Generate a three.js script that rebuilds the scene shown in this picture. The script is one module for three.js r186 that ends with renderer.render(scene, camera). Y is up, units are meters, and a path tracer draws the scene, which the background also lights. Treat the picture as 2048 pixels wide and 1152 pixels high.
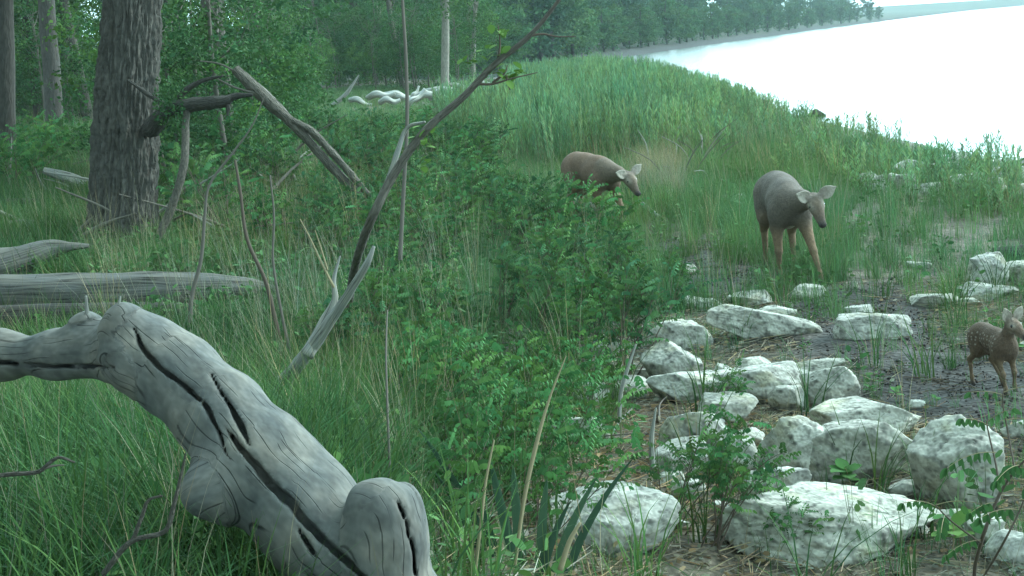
import * as THREE from 'three';
import { ImprovedNoise } from 'three/addons/math/ImprovedNoise.js';
import { mergeVertices } from 'three/addons/utils/BufferGeometryUtils.js';

// ------------------------------------------------------------------ camera, sky, sun, exposure
const W = 2048, H = 1152, F = 2813;                  // photograph size and focal length in its pixels
const EYE = new THREE.Vector3(0, 2.4, 0), PITCH = -9.66 * Math.PI / 180, ROLL = -5 * Math.PI / 180;
const scene = new THREE.Scene();
const camera = new THREE.PerspectiveCamera(2 * Math.atan(H / 2 / F) * 180 / Math.PI, W / H, 0.1, 4000);
camera.rotation.order = 'YXZ';
camera.position.copy(EYE);
camera.rotation.set(PITCH, 0, ROLL);
camera.updateMatrixWorld();

const renderer = new THREE.WebGLRenderer({ antialias: true });
renderer.setSize(1024, 576);
renderer.toneMapping = THREE.LinearToneMapping;
renderer.toneMappingExposure = 1.9;
renderer.shadowMap.enabled = true;

// dusk sky just after sunset: the glow lies over the river, ahead and to the right
const GLOW_AZ = 40 * Math.PI / 180;
function makeSky() {
  const w = 256, h = 128, data = new Float32Array(w * h * 4);
  for (let j = 0; j < h; j++) for (let i = 0; i < w; i++) {
    const el = (j + 0.5) / h * Math.PI - Math.PI / 2, az = ((i + 0.5) / w - 0.5) * 2 * Math.PI;
    const d = new THREE.Vector3(Math.cos(az) * Math.cos(el), Math.sin(el), Math.sin(az) * Math.cos(el));
    const g = new THREE.Vector3(Math.sin(GLOW_AZ), 0.16, -Math.cos(GLOW_AZ)).normalize();
    const c = d.dot(g), e = Math.max(0, d.y);
    const glow = 3.2 * Math.exp((c - 1) * 2.4);
    const band = 0.45 * Math.exp(-e * 3.2);
    const L = 0.62 + band + glow;
    const k = (j * w + i) * 4;
    data[k] = L * 0.68; data[k + 1] = L * 1.02; data[k + 2] = L * 1.1; data[k + 3] = 1;
  }
  const t = new THREE.DataTexture(data, w, h, THREE.RGBAFormat, THREE.FloatType);
  t.mapping = THREE.EquirectangularReflectionMapping; t.magFilter = t.minFilter = THREE.LinearFilter;
  t.needsUpdate = true;
  return t;
}
const skyMap = makeSky();
scene.background = skyMap; scene.environment = skyMap;
scene.environmentIntensity = 1; scene.backgroundIntensity = 1;

const sun = new THREE.DirectionalLight(new THREE.Color().setRGB(0.97, 1, 0.93), 1.3);
sun.position.set(Math.sin(GLOW_AZ + 0.5) * 40, 26, -Math.cos(GLOW_AZ + 0.5) * 40 - 10);
sun.target.position.set(0, 0, -10);
sun.castShadow = true; sun.shadow.radius = 24; sun.shadow.mapSize.set(2048, 2048);
Object.assign(sun.shadow.camera, { left: -40, right: 40, top: 40, bottom: -40, near: 1, far: 160 });
scene.add(sun, sun.target);
scene.fog = new THREE.FogExp2(new THREE.Color().setRGB(0.72, 0.9, 0.95), 0.0003);

// ------------------------------------------------------------------ helpers
const V = (x, y, z) => new THREE.Vector3(x, y, z);
const lerp = (a, b, t) => a + (b - a) * t, clamp = (x, a = 0, b = 1) => Math.min(b, Math.max(a, x));
const sstep = (a, b, x) => { const t = clamp((x - a) / (b - a)); return t * t * (3 - 2 * t); };
function rngOf(seed) { let a = seed >>> 0; return () => { a = (a + 0x6D2B79F5) | 0; let t = Math.imul(a ^ (a >>> 15), 1 | a); t = (t + Math.imul(t ^ (t >>> 7), 61 | t)) ^ t; return ((t ^ (t >>> 14)) >>> 0) / 4294967296; }; }
const noiser = new ImprovedNoise();
const N3 = (x, y, z) => noiser.noise(x + 37.3, y + 11.7, z + 71.9);
const fbm = (x, y, z, o = 4) => { let s = 0, a = 0.5; for (let i = 0; i < o; i++) { s += a * N3(x, y, z); x *= 2.03; y *= 2.03; z *= 2.03; a *= 0.5; } return s; };
function ray(px, py) { return V((px - W / 2) / F, -(py - H / 2) / F, -1).applyQuaternion(camera.quaternion); }   // depth 1 along the view axis
function at(px, py, d) { return ray(px, py).multiplyScalar(d).add(EYE); }
const names = new Map();
function numbered(n) { const k = names.get(n) || 0; names.set(n, k + 1); return k ? n + '_' + String(k).padStart(3, '0') : n; }
function tag(o, label, category, group, kind) { if (label) o.userData.label = label; if (category) o.userData.category = category; if (group) o.userData.group = group; if (kind) o.userData.kind = kind; return o; }
function shade(o) { o.traverse(c => { if (c.isMesh) { c.castShadow = true; c.receiveShadow = true; } }); return o; }
function thing(name, label, category, group) { const o = new THREE.Group(); o.name = numbered(name); tag(o, label, category, group); scene.add(o); return o; }
function part(parent, name, geo, mat) { const m = new THREE.Mesh(geo, mat); m.name = name; m.castShadow = m.receiveShadow = true; parent.add(m); return m; }
function solo(name, geo, mat, label, category, group, kind) { const m = new THREE.Mesh(geo, mat); m.name = numbered(name); m.castShadow = m.receiveShadow = true; tag(m, label, category, group, kind); scene.add(m); return m; }
const inPoly = (x, y, poly) => { let r = false; for (let i = 0, j = poly.length - 1; i < poly.length; j = i++) { const [xi, yi] = poly[i], [xj, yj] = poly[j]; if ((yi > y) !== (yj > y) && x < (xj - xi) * (y - yi) / (yj - yi) + xi) r = !r; } return r; };
const polyDist = (x, y, poly, closed = true) => { let m = 1e9; for (let i = 0; i < poly.length - (closed ? 0 : 1); i++) { const [ax, ay] = poly[i], [bx, by] = poly[(i + 1) % poly.length]; const dx = bx - ax, dy = by - ay; const t = clamp(((x - ax) * dx + (y - ay) * dy) / (dx * dx + dy * dy)); m = Math.min(m, Math.hypot(x - ax - dx * t, y - ay - dy * t)); } return m; };

// ------------------------------------------------------------------ terrain
const WATER_Y = -0.45;
const onPlane = (px, py, y) => { const d = ray(px, py); const t = (y - EYE.y) / d.y; return [d.x * t, d.z * t]; };
const shorePx = [[2700, 500], [2300, 400], [2048, 337], [1850, 290], [1720, 262], [1600, 232], [1500, 205], [1400, 182], [1200, 152], [1040, 158], [930, 166], [840, 170]];
const farPx = [[800, 163], [1000, 147], [1170, 126], [1300, 106], [1500, 78], [1650, 57], [1850, 32], [1950, 20]];
const shore = shorePx.map(p => onPlane(p[0], p[1], WATER_Y)), farShore = farPx.map(p => onPlane(p[0], p[1], WATER_Y));
const lastFar = farShore[farShore.length - 1];
const waterPoly = [[shore[0][0] + 4, 30], ...shore, ...farShore, [lastFar[0] + 900, lastFar[1] - 200], [2600, 30]];
const nearShoreLine = [[shore[0][0] + 4, 30], ...shore];
const leftOf = (x, z) => { const d = polyDist(x, z, nearShoreLine, false); return d; };
function ground0(x, z) {
  const inside = inPoly(x, z, waterPoly), d = polyDist(x, z, waterPoly);
  if (inside) return WATER_Y - Math.min(1.6, 0.12 * d);
  const dn = leftOf(x, z), near = dn < d + 0.6;
  const far = Math.hypot(x, z);
  let h = 0;
  // upper bank at the left foreground, gentle rise into the wood
  h += 0.78 * sstep(-10.5, -4.2, z) * sstep(1.1, -1.2, x);
  h += 0.022 * Math.max(0, -x - 2) + 0.35 * sstep(-2, -9, x);
  h += 0.02 * Math.max(0, -x - 20);
  if (!near && z < -60) { h = 0.9 * sstep(2, 9, d) + 0.06 * Math.max(0, d - 8); h = Math.min(h, 14); }
  const edge = WATER_Y + 0.16 * d;                 // beach
  const k = 0.25, t = clamp(0.5 + 0.5 * (edge - h) / k);
  h = lerp(edge, h, t) - k * t * (1 - t);
  const amp = clamp(d / 3);
  h += amp * (0.05 * N3(x * 0.7, 2, z * 0.7) + 0.022 * N3(x * 2.3, 5, z * 2.3) + (far < 30 ? 0.02 * N3(x * 5, 8, z * 5) + 0.012 * N3(x * 11, 3, z * 11) : 0));
  return h;
}
const gcache = new Map();
function G(x, z) { return ground0(x, z); }
function hit(px, py) {                              // where a line of sight meets the ground
  const d = ray(px, py); let t = 2, last = 2;
  for (let i = 0; i < 4000; i++) {
    const y = EYE.y + d.y * t;
    if (y < G(d.x * t, d.z * t)) break;
    last = t; t *= 1.01;
    if (t > 1500) break;
  }
  let a = last, b = t;
  for (let i = 0; i < 18; i++) { const m = (a + b) / 2; if (EYE.y + d.y * m < G(d.x * m, d.z * m)) b = m; else a = m; }
  const p = V(d.x * b, 0, d.z * b); p.y = G(p.x, p.z); p.depth = b; return p;
}
const onGround = (px, py) => { const p = hit(px, py); return [p.x, p.z]; };

// ------------------------------------------------------------------ textures
function tileNoise(seed) {
  const r = rngOf(seed), n = 64, tab = Float32Array.from({ length: n * n }, () => r());
  return (x, y, px, py) => {                        // value noise that repeats every px, py cells
    const xi = Math.floor(x), yi = Math.floor(y), fx = x - xi, fy = y - yi, sx = fx * fx * (3 - 2 * fx), sy = fy * fy * (3 - 2 * fy);
    const g = (i, j) => tab[((((j % py) + py) % py) % n) * n + ((((i % px) + px) % px) % n)];
    return lerp(lerp(g(xi, yi), g(xi + 1, yi), sx), lerp(g(xi, yi + 1), g(xi + 1, yi + 1), sx), sy);
  };
}
function makeTex(size, fn, srgb = true) {           // fn(u, v) -> [r, g, b] 0..1 as displayed
  const d = new Uint8Array(size * size * 4);
  for (let j = 0; j < size; j++) for (let i = 0; i < size; i++) { const c = fn(i / size, j / size), k = (j * size + i) * 4; for (let q = 0; q < 3; q++) d[k + q] = clamp(c[q]) * 255; d[k + 3] = 255; }
  const t = new THREE.DataTexture(d, size, size); t.wrapS = t.wrapT = THREE.RepeatWrapping; t.magFilter = THREE.LinearFilter; t.minFilter = THREE.LinearMipmapLinearFilter; t.generateMipmaps = true;
  if (srgb) t.colorSpace = THREE.SRGBColorSpace; t.needsUpdate = true; return t;
}
const tn = tileNoise(5), tn2 = tileNoise(9);
const oct = (u, v, fx, fy, o) => { let s = 0, a = 0.5, n = 0; for (let i = 0; i < o; i++) { s += a * tn(u * fx, v * fy, fx, fy); n += a; a *= 0.55; fx = Math.min(64, fx * 2); fy = Math.min(64, fy * 2); } return s / n; };
const grain = (u, v) => { const w = oct(u, v, 4, 2, 3) * 0.12; const a = tn((u + w) * 40, v * 3, 40, 3), b = tn2((u + w) * 64, v * 5, 64, 5), c = oct(u, v, 4, 4, 4); return { a, b, c, v: 0.45 * a + 0.3 * b + 0.25 * c }; };
const texWood = makeTex(512, (u, v) => { const g = grain(u, v), k = 0.62 + 0.42 * (g.v - 0.5) - (g.a < 0.22 ? (0.22 - g.a) * 1.3 : 0); const w = g.c - 0.5; return [k * (1 + 0.06 * w), k, k * (0.97 - 0.1 * w)]; });
const bumpWood = makeTex(512, (u, v) => { const g = grain(u, v), k = clamp(0.7 * g.v + 0.3 * (g.a > 0.25 ? 1 : g.a * 4)); return [k, k, k]; }, false);
const driftV = (u, v) => { const m = oct(u, v, 6, 5, 5), f = oct(u, v, 40, 24, 2), w = 0.05 * oct(u, v, 3, 3, 3), h = Math.abs(((u + w) * 7 + 0.25 * tn2(u * 5, v * 6, 5, 6)) % 1 - 0.5), h2 = Math.abs(((u + w) * 17 + 0.4 * tn(u * 9, v * 8, 9, 8)) % 1 - 0.5), on = sstep(0.52, 0.64, oct(u + 0.3, v, 9, 3, 2)), on2 = sstep(0.5, 0.62, oct(u, v, 17, 4, 2)); return { m, f, h: Math.max(sstep(0.03, 0.008, h) * on, 0.7 * sstep(0.06, 0.02, h2) * on2) }; };
const texDrift = makeTex(512, (u, v) => { const g = driftV(u, v), k = 0.68 + 0.3 * (g.m - 0.5) + 0.16 * (g.f - 0.5) - 0.34 * g.h, w = g.m - 0.5; return [k * (1 + 0.1 * w), k, k * (0.97 - 0.1 * w)]; });
const bumpDrift = makeTex(512, (u, v) => { const g = driftV(u, v), k = clamp(0.55 + 0.25 * (g.m - 0.5) + 0.1 * (g.f - 0.5) - 0.5 * g.h); return [k, k, k]; }, false);
const barkV = (u, v) => { const w = oct(u, v, 3, 6, 3) * 0.5; const a = Math.abs(tn(u * 14 + w * 4, v * 5, 14, 5) - 0.5) * 2, b = Math.abs(tn2(u * 28 + w * 6, v * 11, 28, 11) - 0.5) * 2; return clamp(0.62 * a + 0.38 * b); };
const texBark = makeTex(512, (u, v) => { const k = barkV(u, v), c = oct(u, v, 8, 8, 4); const l = 0.34 + 0.16 * c + 0.13 * k; return [l * 1.03, l, l * 0.95]; });
const bumpBark = makeTex(512, (u, v) => { const k = Math.pow(barkV(u, v), 0.7); return [k, k, k]; }, false);
const texGround = makeTex(1024, (u, v) => { const c = oct(u, v, 6, 6, 5), f = tn2(u * 64, v * 64, 64, 64), s = tn(u * 60, v * 60, 60, 60); const l = 0.7 + 0.5 * (c - 0.5) + 0.45 * (f - 0.5) * s + (f > 0.86 ? 0.25 : 0); return [l, l * 0.99, l * 0.97]; });
const bumpGround = makeTex(1024, (u, v) => { const l = 0.6 * oct(u, v, 16, 16, 3) + 0.4 * tn2(u * 64, v * 64, 64, 64); return [l, l, l]; }, false);
const rockV = (u, v) => { const c = oct(u, v, 5, 5, 5), f = tn2(u * 50, v * 50, 50, 50), f2 = tn(u * 22, v * 22, 22, 22); return { c, f, f2 }; };
const texRock = makeTex(512, (u, v) => { const { c, f, f2 } = rockV(u, v); let l = 0.86 + 0.34 * (c - 0.5) + 0.16 * (f - 0.5); l -= Math.max(0, f2 - 0.66) * 0.9 + Math.max(0, f - 0.8) * 0.8; return [l, l * 0.995, l * 0.96]; });
const bumpRock = makeTex(512, (u, v) => { const { c, f, f2 } = rockV(u, v); const l = 0.5 * c + 0.25 * f + 0.25 * f2; return [l, l, l]; }, false);
function wrapped(t, rx, ry) { const c = t.clone(); c.repeat.set(rx, ry); c.needsUpdate = true; return c; }

// ------------------------------------------------------------------ materials
const C = (r, g, b) => new THREE.Color().setRGB(r, g, b);
const std = o => new THREE.MeshStandardMaterial({ roughness: 0.95, metalness: 0, ...o });
const leafMat = (o = {}) => new THREE.MeshPhysicalMaterial({ roughness: 0.85, transmission: 0.3, thickness: 0, side: THREE.DoubleSide, vertexColors: true, specularIntensity: 0.2, color: C(1.2, 1.45, 1.6), ...o });
const M = {
  ground: std({ vertexColors: true, map: texGround, bumpMap: bumpGround, bumpScale: 0.025 }),
  water: new THREE.MeshPhysicalMaterial({ color: C(0.12, 0.14, 0.13), roughness: 0.16, ior: 1.33 }),
  drift: std({ map: texDrift, bumpMap: bumpDrift, bumpScale: 0.006, vertexColors: true }),
  pale: std({ color: C(0.78, 0.76, 0.72), map: texWood, bumpMap: bumpWood, bumpScale: 0.002 }),
  white: std({ color: C(1.2, 1.2, 1.15), map: texWood, bumpMap: bumpWood, bumpScale: 0.002 }),
  grey: std({ color: C(0.36, 0.35, 0.33), map: texWood, bumpMap: bumpWood, bumpScale: 0.005 }),
  darkWood: std({ color: C(0.14, 0.13, 0.12), map: texWood, bumpMap: bumpWood, bumpScale: 0.006 }),
  bark: std({ color: C(0.7, 0.66, 0.6), map: texBark, bumpMap: bumpBark, bumpScale: 0.02 }),
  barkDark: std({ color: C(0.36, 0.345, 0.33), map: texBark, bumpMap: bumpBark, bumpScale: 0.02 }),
  barkMid: std({ color: C(0.6, 0.57, 0.53), map: texBark, bumpMap: bumpBark, bumpScale: 0.02 }),
  barkPale: std({ color: C(1.5, 1.45, 1.35), map: texBark, bumpMap: bumpBark, bumpScale: 0.01 }),
  twig: std({ color: C(0.12, 0.09, 0.07) }),
  twigGrey: std({ color: C(0.15, 0.13, 0.11) }),
  tan: std({ color: C(0.33, 0.27, 0.16) }),
  rock: std({ vertexColors: true, map: texRock, bumpMap: bumpRock, bumpScale: 0.012 }),
  leaf: leafMat(),
  grass: leafMat(),
  fur: std({ vertexColors: true, bumpMap: bumpGround, bumpScale: 0.006 }),
  eye: new THREE.MeshPhysicalMaterial({ color: C(0.01, 0.008, 0.006), roughness: 0.12, clearcoat: 1 }),
};

// ------------------------------------------------------------------ geometry helpers
function geo(pos, idx, col, uv) {
  const g = new THREE.BufferGeometry();
  g.setAttribute('position', new THREE.Float32BufferAttribute(pos, 3));
  if (col) g.setAttribute('color', new THREE.Float32BufferAttribute(col, 3));
  if (uv) g.setAttribute('uv', new THREE.Float32BufferAttribute(uv, 2));
  g.setIndex(idx); g.computeVertexNormals(); return g;
}
class Mix {                                          // collects shapes into one mesh
  constructor() { this.p = []; this.i = []; this.c = []; this.uv = []; }
  add(t, m, col) {                                   // t: {p: [[x,y,z]..], i: [..]}
    const b = this.p.length / 3, v = new THREE.Vector3();
    for (const q of t.p) { v.set(q[0], q[1], q[2]).applyMatrix4(m); this.p.push(v.x, v.y, v.z); this.c.push(col[0], col[1], col[2]); this.uv.push(q[0], q[1]); }
    for (const k of t.i) this.i.push(b + k);
  }
  tube(pts, radii, seg = 6, o = {}) { tubeInto(this, pts, radii, seg, o); return this; }
  build() { return geo(this.p, this.i, this.c, this.uv); }
}
function curvePoints(pts, n) { if (pts.length < 3) return Array.from({ length: n + 1 }, (_, i) => pts[0].clone().lerp(pts[1], i / n)); const c = new THREE.CatmullRomCurve3(pts, false, 'centripetal'); return Array.from({ length: n + 1 }, (_, i) => c.getPoint(i / n)); }
function tubeInto(mx, pts, radii, seg, o) {
  const n = o.n || Math.max(2, (pts.length - 1) * 3), P = curvePoints(pts, n), R = i => { const t = i / n * (radii.length - 1), k = Math.min(radii.length - 2, Math.floor(t)); return radii.length === 1 ? radii[0] : lerp(radii[k], radii[k + 1], t - k); };
  const base = mx.p.length / 3, col = o.col || [1, 1, 1]; let len = 0;
  const T = P.map((p, i) => P[Math.min(n, i + 1)].clone().sub(P[Math.max(0, i - 1)]).normalize());
  let nrm = Math.abs(T[0].y) < 0.9 ? V(0, 1, 0) : V(1, 0, 0);
  const reps = Math.max(1, Math.round(R(0) * 2 * Math.PI / (o.tile || 0.35)));
  for (let i = 0; i <= n; i++) {
    if (i) len += P[i].distanceTo(P[i - 1]);
    nrm = nrm.clone().addScaledVector(T[i], -nrm.dot(T[i])).normalize();
    const bin = T[i].clone().cross(nrm), r = R(i);
    for (let j = 0; j <= seg; j++) {
      const a = j / seg * 2 * Math.PI, jj = j % seg;
      let rr = r; if (o.rough) { const aa = jj / seg * 2 * Math.PI; rr *= 1 + o.rough * (fbm(Math.cos(aa) * (o.fa || 1.5) + (o.seed || 0), Math.sin(aa) * (o.fa || 1.5), len * (o.fl || 3), 3) * 2); }
      const d = nrm.clone().multiplyScalar(Math.cos(a) * rr).addScaledVector(bin, Math.sin(a) * rr);
      mx.p.push(P[i].x + d.x, P[i].y + d.y, P[i].z + d.z); mx.c.push(...col); mx.uv.push(j / seg * reps, len / (o.tile || 0.35) / 1.6);
    }
  }
  for (let i = 0; i < n; i++) for (let j = 0; j < seg; j++) { const a = base + i * (seg + 1) + j, b = a + seg + 1; mx.i.push(a, a + 1, b, a + 1, b + 1, b); }
  for (const [row, flip] of [[0, true], [n, false]]) {
    const c = mx.p.length / 3, p = P[row]; mx.p.push(p.x, p.y, p.z); mx.c.push(...col); mx.uv.push(0.5, 0.5);
    for (let j = 0; j < seg; j++) { const a = base + row * (seg + 1) + j; flip ? mx.i.push(c, a + 1, a) : mx.i.push(c, a, a + 1); }
  }
}
const tube = (pts, radii, seg = 8, o = {}) => new Mix().tube(pts, radii, seg, o).build();

function boxUV(g0, sc, axis) {                       // uv in metres from the side a face looks to; smooth normals stay
  const g = g0.toNonIndexed(), p = g.attributes.position, n = g.attributes.normal, uv = new Float32Array(p.count * 2);
  for (let t = 0; t < p.count; t += 3) {
    const nx = Math.abs(n.getX(t) + n.getX(t + 1) + n.getX(t + 2)), ny = Math.abs(n.getY(t) + n.getY(t + 1) + n.getY(t + 2)), nz = Math.abs(n.getZ(t) + n.getZ(t + 1) + n.getZ(t + 2));
    for (let k = t; k < t + 3; k++) { const x = p.getX(k), y = p.getY(k), z = p.getZ(k); const [a, b] = nx > ny && nx > nz ? [z, y] : ny > nz ? [x, z] : [x, y]; uv[k * 2] = a / sc; uv[k * 2 + 1] = b / sc; }
  }
  g.setAttribute('uv', new THREE.BufferAttribute(uv, 2)); return g;
}
// mesh of the zero set of a distance field (surface nets)
function nets(f, lo, hi, cell) {
  const nx = Math.ceil((hi.x - lo.x) / cell) + 1, ny = Math.ceil((hi.y - lo.y) / cell) + 1, nz = Math.ceil((hi.z - lo.z) / cell) + 1;
  const val = new Float32Array(nx * ny * nz), id = (i, j, k) => (k * ny + j) * nx + i;
  const step = 4;                                    // skip empty blocks
  for (let k0 = 0; k0 < nz; k0 += step) for (let j0 = 0; j0 < ny; j0 += step) for (let i0 = 0; i0 < nx; i0 += step) {
    const c = f(lo.x + (i0 + 1.5) * cell, lo.y + (j0 + 1.5) * cell, lo.z + (k0 + 1.5) * cell), skip = Math.abs(c) > cell * 9;
    for (let k = k0; k < Math.min(nz, k0 + step); k++) for (let j = j0; j < Math.min(ny, j0 + step); j++) for (let i = i0; i < Math.min(nx, i0 + step); i++) val[id(i, j, k)] = skip ? c : f(lo.x + i * cell, lo.y + j * cell, lo.z + k * cell);
  }
  const vid = new Int32Array(nx * ny * nz).fill(-1), pos = [], idx = [];
  const E = [[0, 1], [0, 2], [0, 4], [1, 3], [1, 5], [2, 3], [2, 6], [3, 7], [4, 5], [4, 6], [5, 7], [6, 7]];
  const v = new Float32Array(8);
  for (let k = 0; k < nz - 1; k++) for (let j = 0; j < ny - 1; j++) for (let i = 0; i < nx - 1; i++) {
    let m = 0; for (let c = 0; c < 8; c++) { v[c] = val[id(i + (c & 1), j + ((c >> 1) & 1), k + (c >> 2))]; if (v[c] < 0) m++; }
    if (m === 0 || m === 8) continue;
    let x = 0, y = 0, z = 0, n = 0;
    for (const [a, b] of E) if ((v[a] < 0) !== (v[b] < 0)) { const t = v[a] / (v[a] - v[b]); x += lerp(a & 1, b & 1, t); y += lerp((a >> 1) & 1, (b >> 1) & 1, t); z += lerp(a >> 2, b >> 2, t); n++; }
    vid[id(i, j, k)] = pos.length / 3; pos.push(lo.x + (i + x / n) * cell, lo.y + (j + y / n) * cell, lo.z + (k + z / n) * cell);
  }
  const quad = (a, b, c, d, flip) => { if (a < 0 || b < 0 || c < 0 || d < 0) return; flip ? idx.push(a, c, b, b, c, d) : idx.push(a, b, c, b, d, c); };
  for (let k = 1; k < nz - 1; k++) for (let j = 1; j < ny - 1; j++) for (let i = 1; i < nx - 1; i++) {
    const s = val[id(i, j, k)] < 0;
    if (s !== (val[id(i + 1, j, k)] < 0)) quad(vid[id(i, j - 1, k - 1)], vid[id(i, j, k - 1)], vid[id(i, j - 1, k)], vid[id(i, j, k)], !s);
    if (s !== (val[id(i, j + 1, k)] < 0)) quad(vid[id(i - 1, j, k - 1)], vid[id(i - 1, j, k)], vid[id(i, j, k - 1)], vid[id(i, j, k)], !s);
    if (s !== (val[id(i, j, k + 1)] < 0)) quad(vid[id(i - 1, j - 1, k)], vid[id(i, j - 1, k)], vid[id(i - 1, j, k)], vid[id(i, j, k)], !s);
  }
  return { pos, idx };
}
const smin = (a, b, k) => { const h = Math.max(k - Math.abs(a - b), 0) / k; return Math.min(a, b) - h * h * k * 0.25; };
function bone(a, b, ra, rb, extra = {}) { const d = [b[0] - a[0], b[1] - a[1], b[2] - a[2]]; return { a, d, l2: d[0] * d[0] + d[1] * d[1] + d[2] * d[2] || 1e-9, ra, rb, ...extra }; }
function boneDist(q, x, y, z) {
  const px = x - q.a[0], py = y - q.a[1], pz = z - q.a[2];
  const h = clamp((px * q.d[0] + py * q.d[1] + pz * q.d[2]) / q.l2);
  q.h = h; return Math.hypot(px - q.d[0] * h, py - q.d[1] * h, pz - q.d[2] * h) - (q.ra + (q.rb - q.ra) * h);
}
//=SETTING=
// ------------------------------------------------------------------ ground and water
const mudPoly = [[1230, 480], [1300, 455], [1420, 500], [1530, 560], [1680, 572], [1800, 580], [1860, 620], [1880, 680], [1960, 720], [2120, 740], [2120, 870], [1880, 870], [1700, 815], [1640, 700], [1560, 625], [1400, 592], [1330, 560]].map(p => onGround(...p));
const rockPoly = [[1180, 640], [1330, 590], [1560, 610], [1650, 690], [1720, 810], [1900, 850], [2120, 900], [2120, 1200], [1090, 1200], [1070, 960], [1270, 900], [1270, 760]].map(p => onGround(...p));
const mudness = (x, z) => { const i = inPoly(x, z, mudPoly), d = polyDist(x, z, mudPoly) * (i ? 1 : -1); return sstep(-0.5, 0.35, d + 0.45 * N3(x * 1.3, 3, z * 1.3)); };
{
  const rs = []; for (let r = 1.2; r < 1800; r *= r < 17 ? 1.0055 : r < 40 ? 1.014 : 1.05) rs.push(r);
  const as = []; for (let a = -180; a <= 180; a += Math.abs(a) < 26 ? 0.24 : 4) as.push(a);
  if (as[as.length - 1] < 180) as.push(180);
  const p = [], c = [], uv = [], idx = [], nA = as.length;
  p.push(0, G(0, 0), 0); c.push(0.1, 0.09, 0.07); uv.push(0, 0);
  for (const r of rs) for (const a of as) {
    const t = a * Math.PI / 180, x = Math.sin(t) * r, z = -Math.cos(t) * r, y = G(x, z);
    p.push(x, y, z); uv.push(x / 1.4, z / 1.4);
    const m = mudness(x, z), dW = polyDist(x, z, waterPoly), n = 0.5 + 0.5 * N3(x * 0.9, 1, z * 0.9), beach = sstep(2.6, 0.4, dW + 1.5 * N3(x * 0.5, 9, z * 0.5));
    let col = [lerp(0.17, 0.26, n), lerp(0.15, 0.215, n), lerp(0.115, 0.15, n)];
    const c2 = 0.5 + 0.5 * fbm(x * 3.1, 6, z * 3.1, 3) * 1.6, mud = [0.045 + 0.075 * c2, 0.042 + 0.066 * c2, 0.041 + 0.058 * c2];
    const grav = [0.5, 0.49, 0.45];
    col = col.map((v, i) => lerp(lerp(v, mud[i], m), grav[i], beach * (r < 90 ? 0.75 : 0.15)));
    if (r > 120) { const gr = sstep(3, 9, dW + 3 * N3(x * 0.1, 3, z * 0.1)); col = [lerp(0.07, 0.1, gr), lerp(0.07, 0.13, gr), lerp(0.065, 0.06, gr)]; }
    c.push(...col);
  }
  for (let j = 0; j < nA - 1; j++) idx.push(0, 1 + j + 1, 1 + j);
  for (let i = 0; i < rs.length - 1; i++) for (let j = 0; j < nA - 1; j++) { const a = 1 + i * nA + j, b = a + nA; idx.push(a, a + 1, b, a + 1, b + 1, b); }
  const g = geo(p, idx, c, uv);
  // keep the faces up
  if (g.attributes.normal.getY(5) < 0) { for (let i = 0; i < idx.length; i += 3) { const t = idx[i]; idx[i] = idx[i + 1]; idx[i + 1] = t; } g.setIndex(idx); g.computeVertexNormals(); }
  solo('ground', g, M.ground, 'dark muddy river bank with leaf litter', 'ground', null, 'structure');
  // rippled river
  const wp = [], wi = [], q = []; for (let r = 12; r < 1900; r *= 1.018) q.push(r);
  const wa = []; for (let a = -24; a <= 70; a += 0.3) wa.push(a);
  for (const r of q) for (const a of wa) { const t = a * Math.PI / 180, x = Math.sin(t) * r, z = -Math.cos(t) * r; const s = Math.min(1, 120 / r); wp.push(x, WATER_Y + s * (0.02 * N3(x * 0.35, 4, z * 0.8) + 0.012 * N3(x * 1.3, 6, z * 2.1)), z); }
  for (let i = 0; i < q.length - 1; i++) for (let j = 0; j < wa.length - 1; j++) { const a = i * wa.length + j, b = a + wa.length; wi.push(a, a + 1, b, a + 1, b + 1, b); }
  solo('river_water', geo(wp, wi), M.water, 'wide pale river reflecting the bright dusk sky', 'river', null, 'structure');
}

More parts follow.
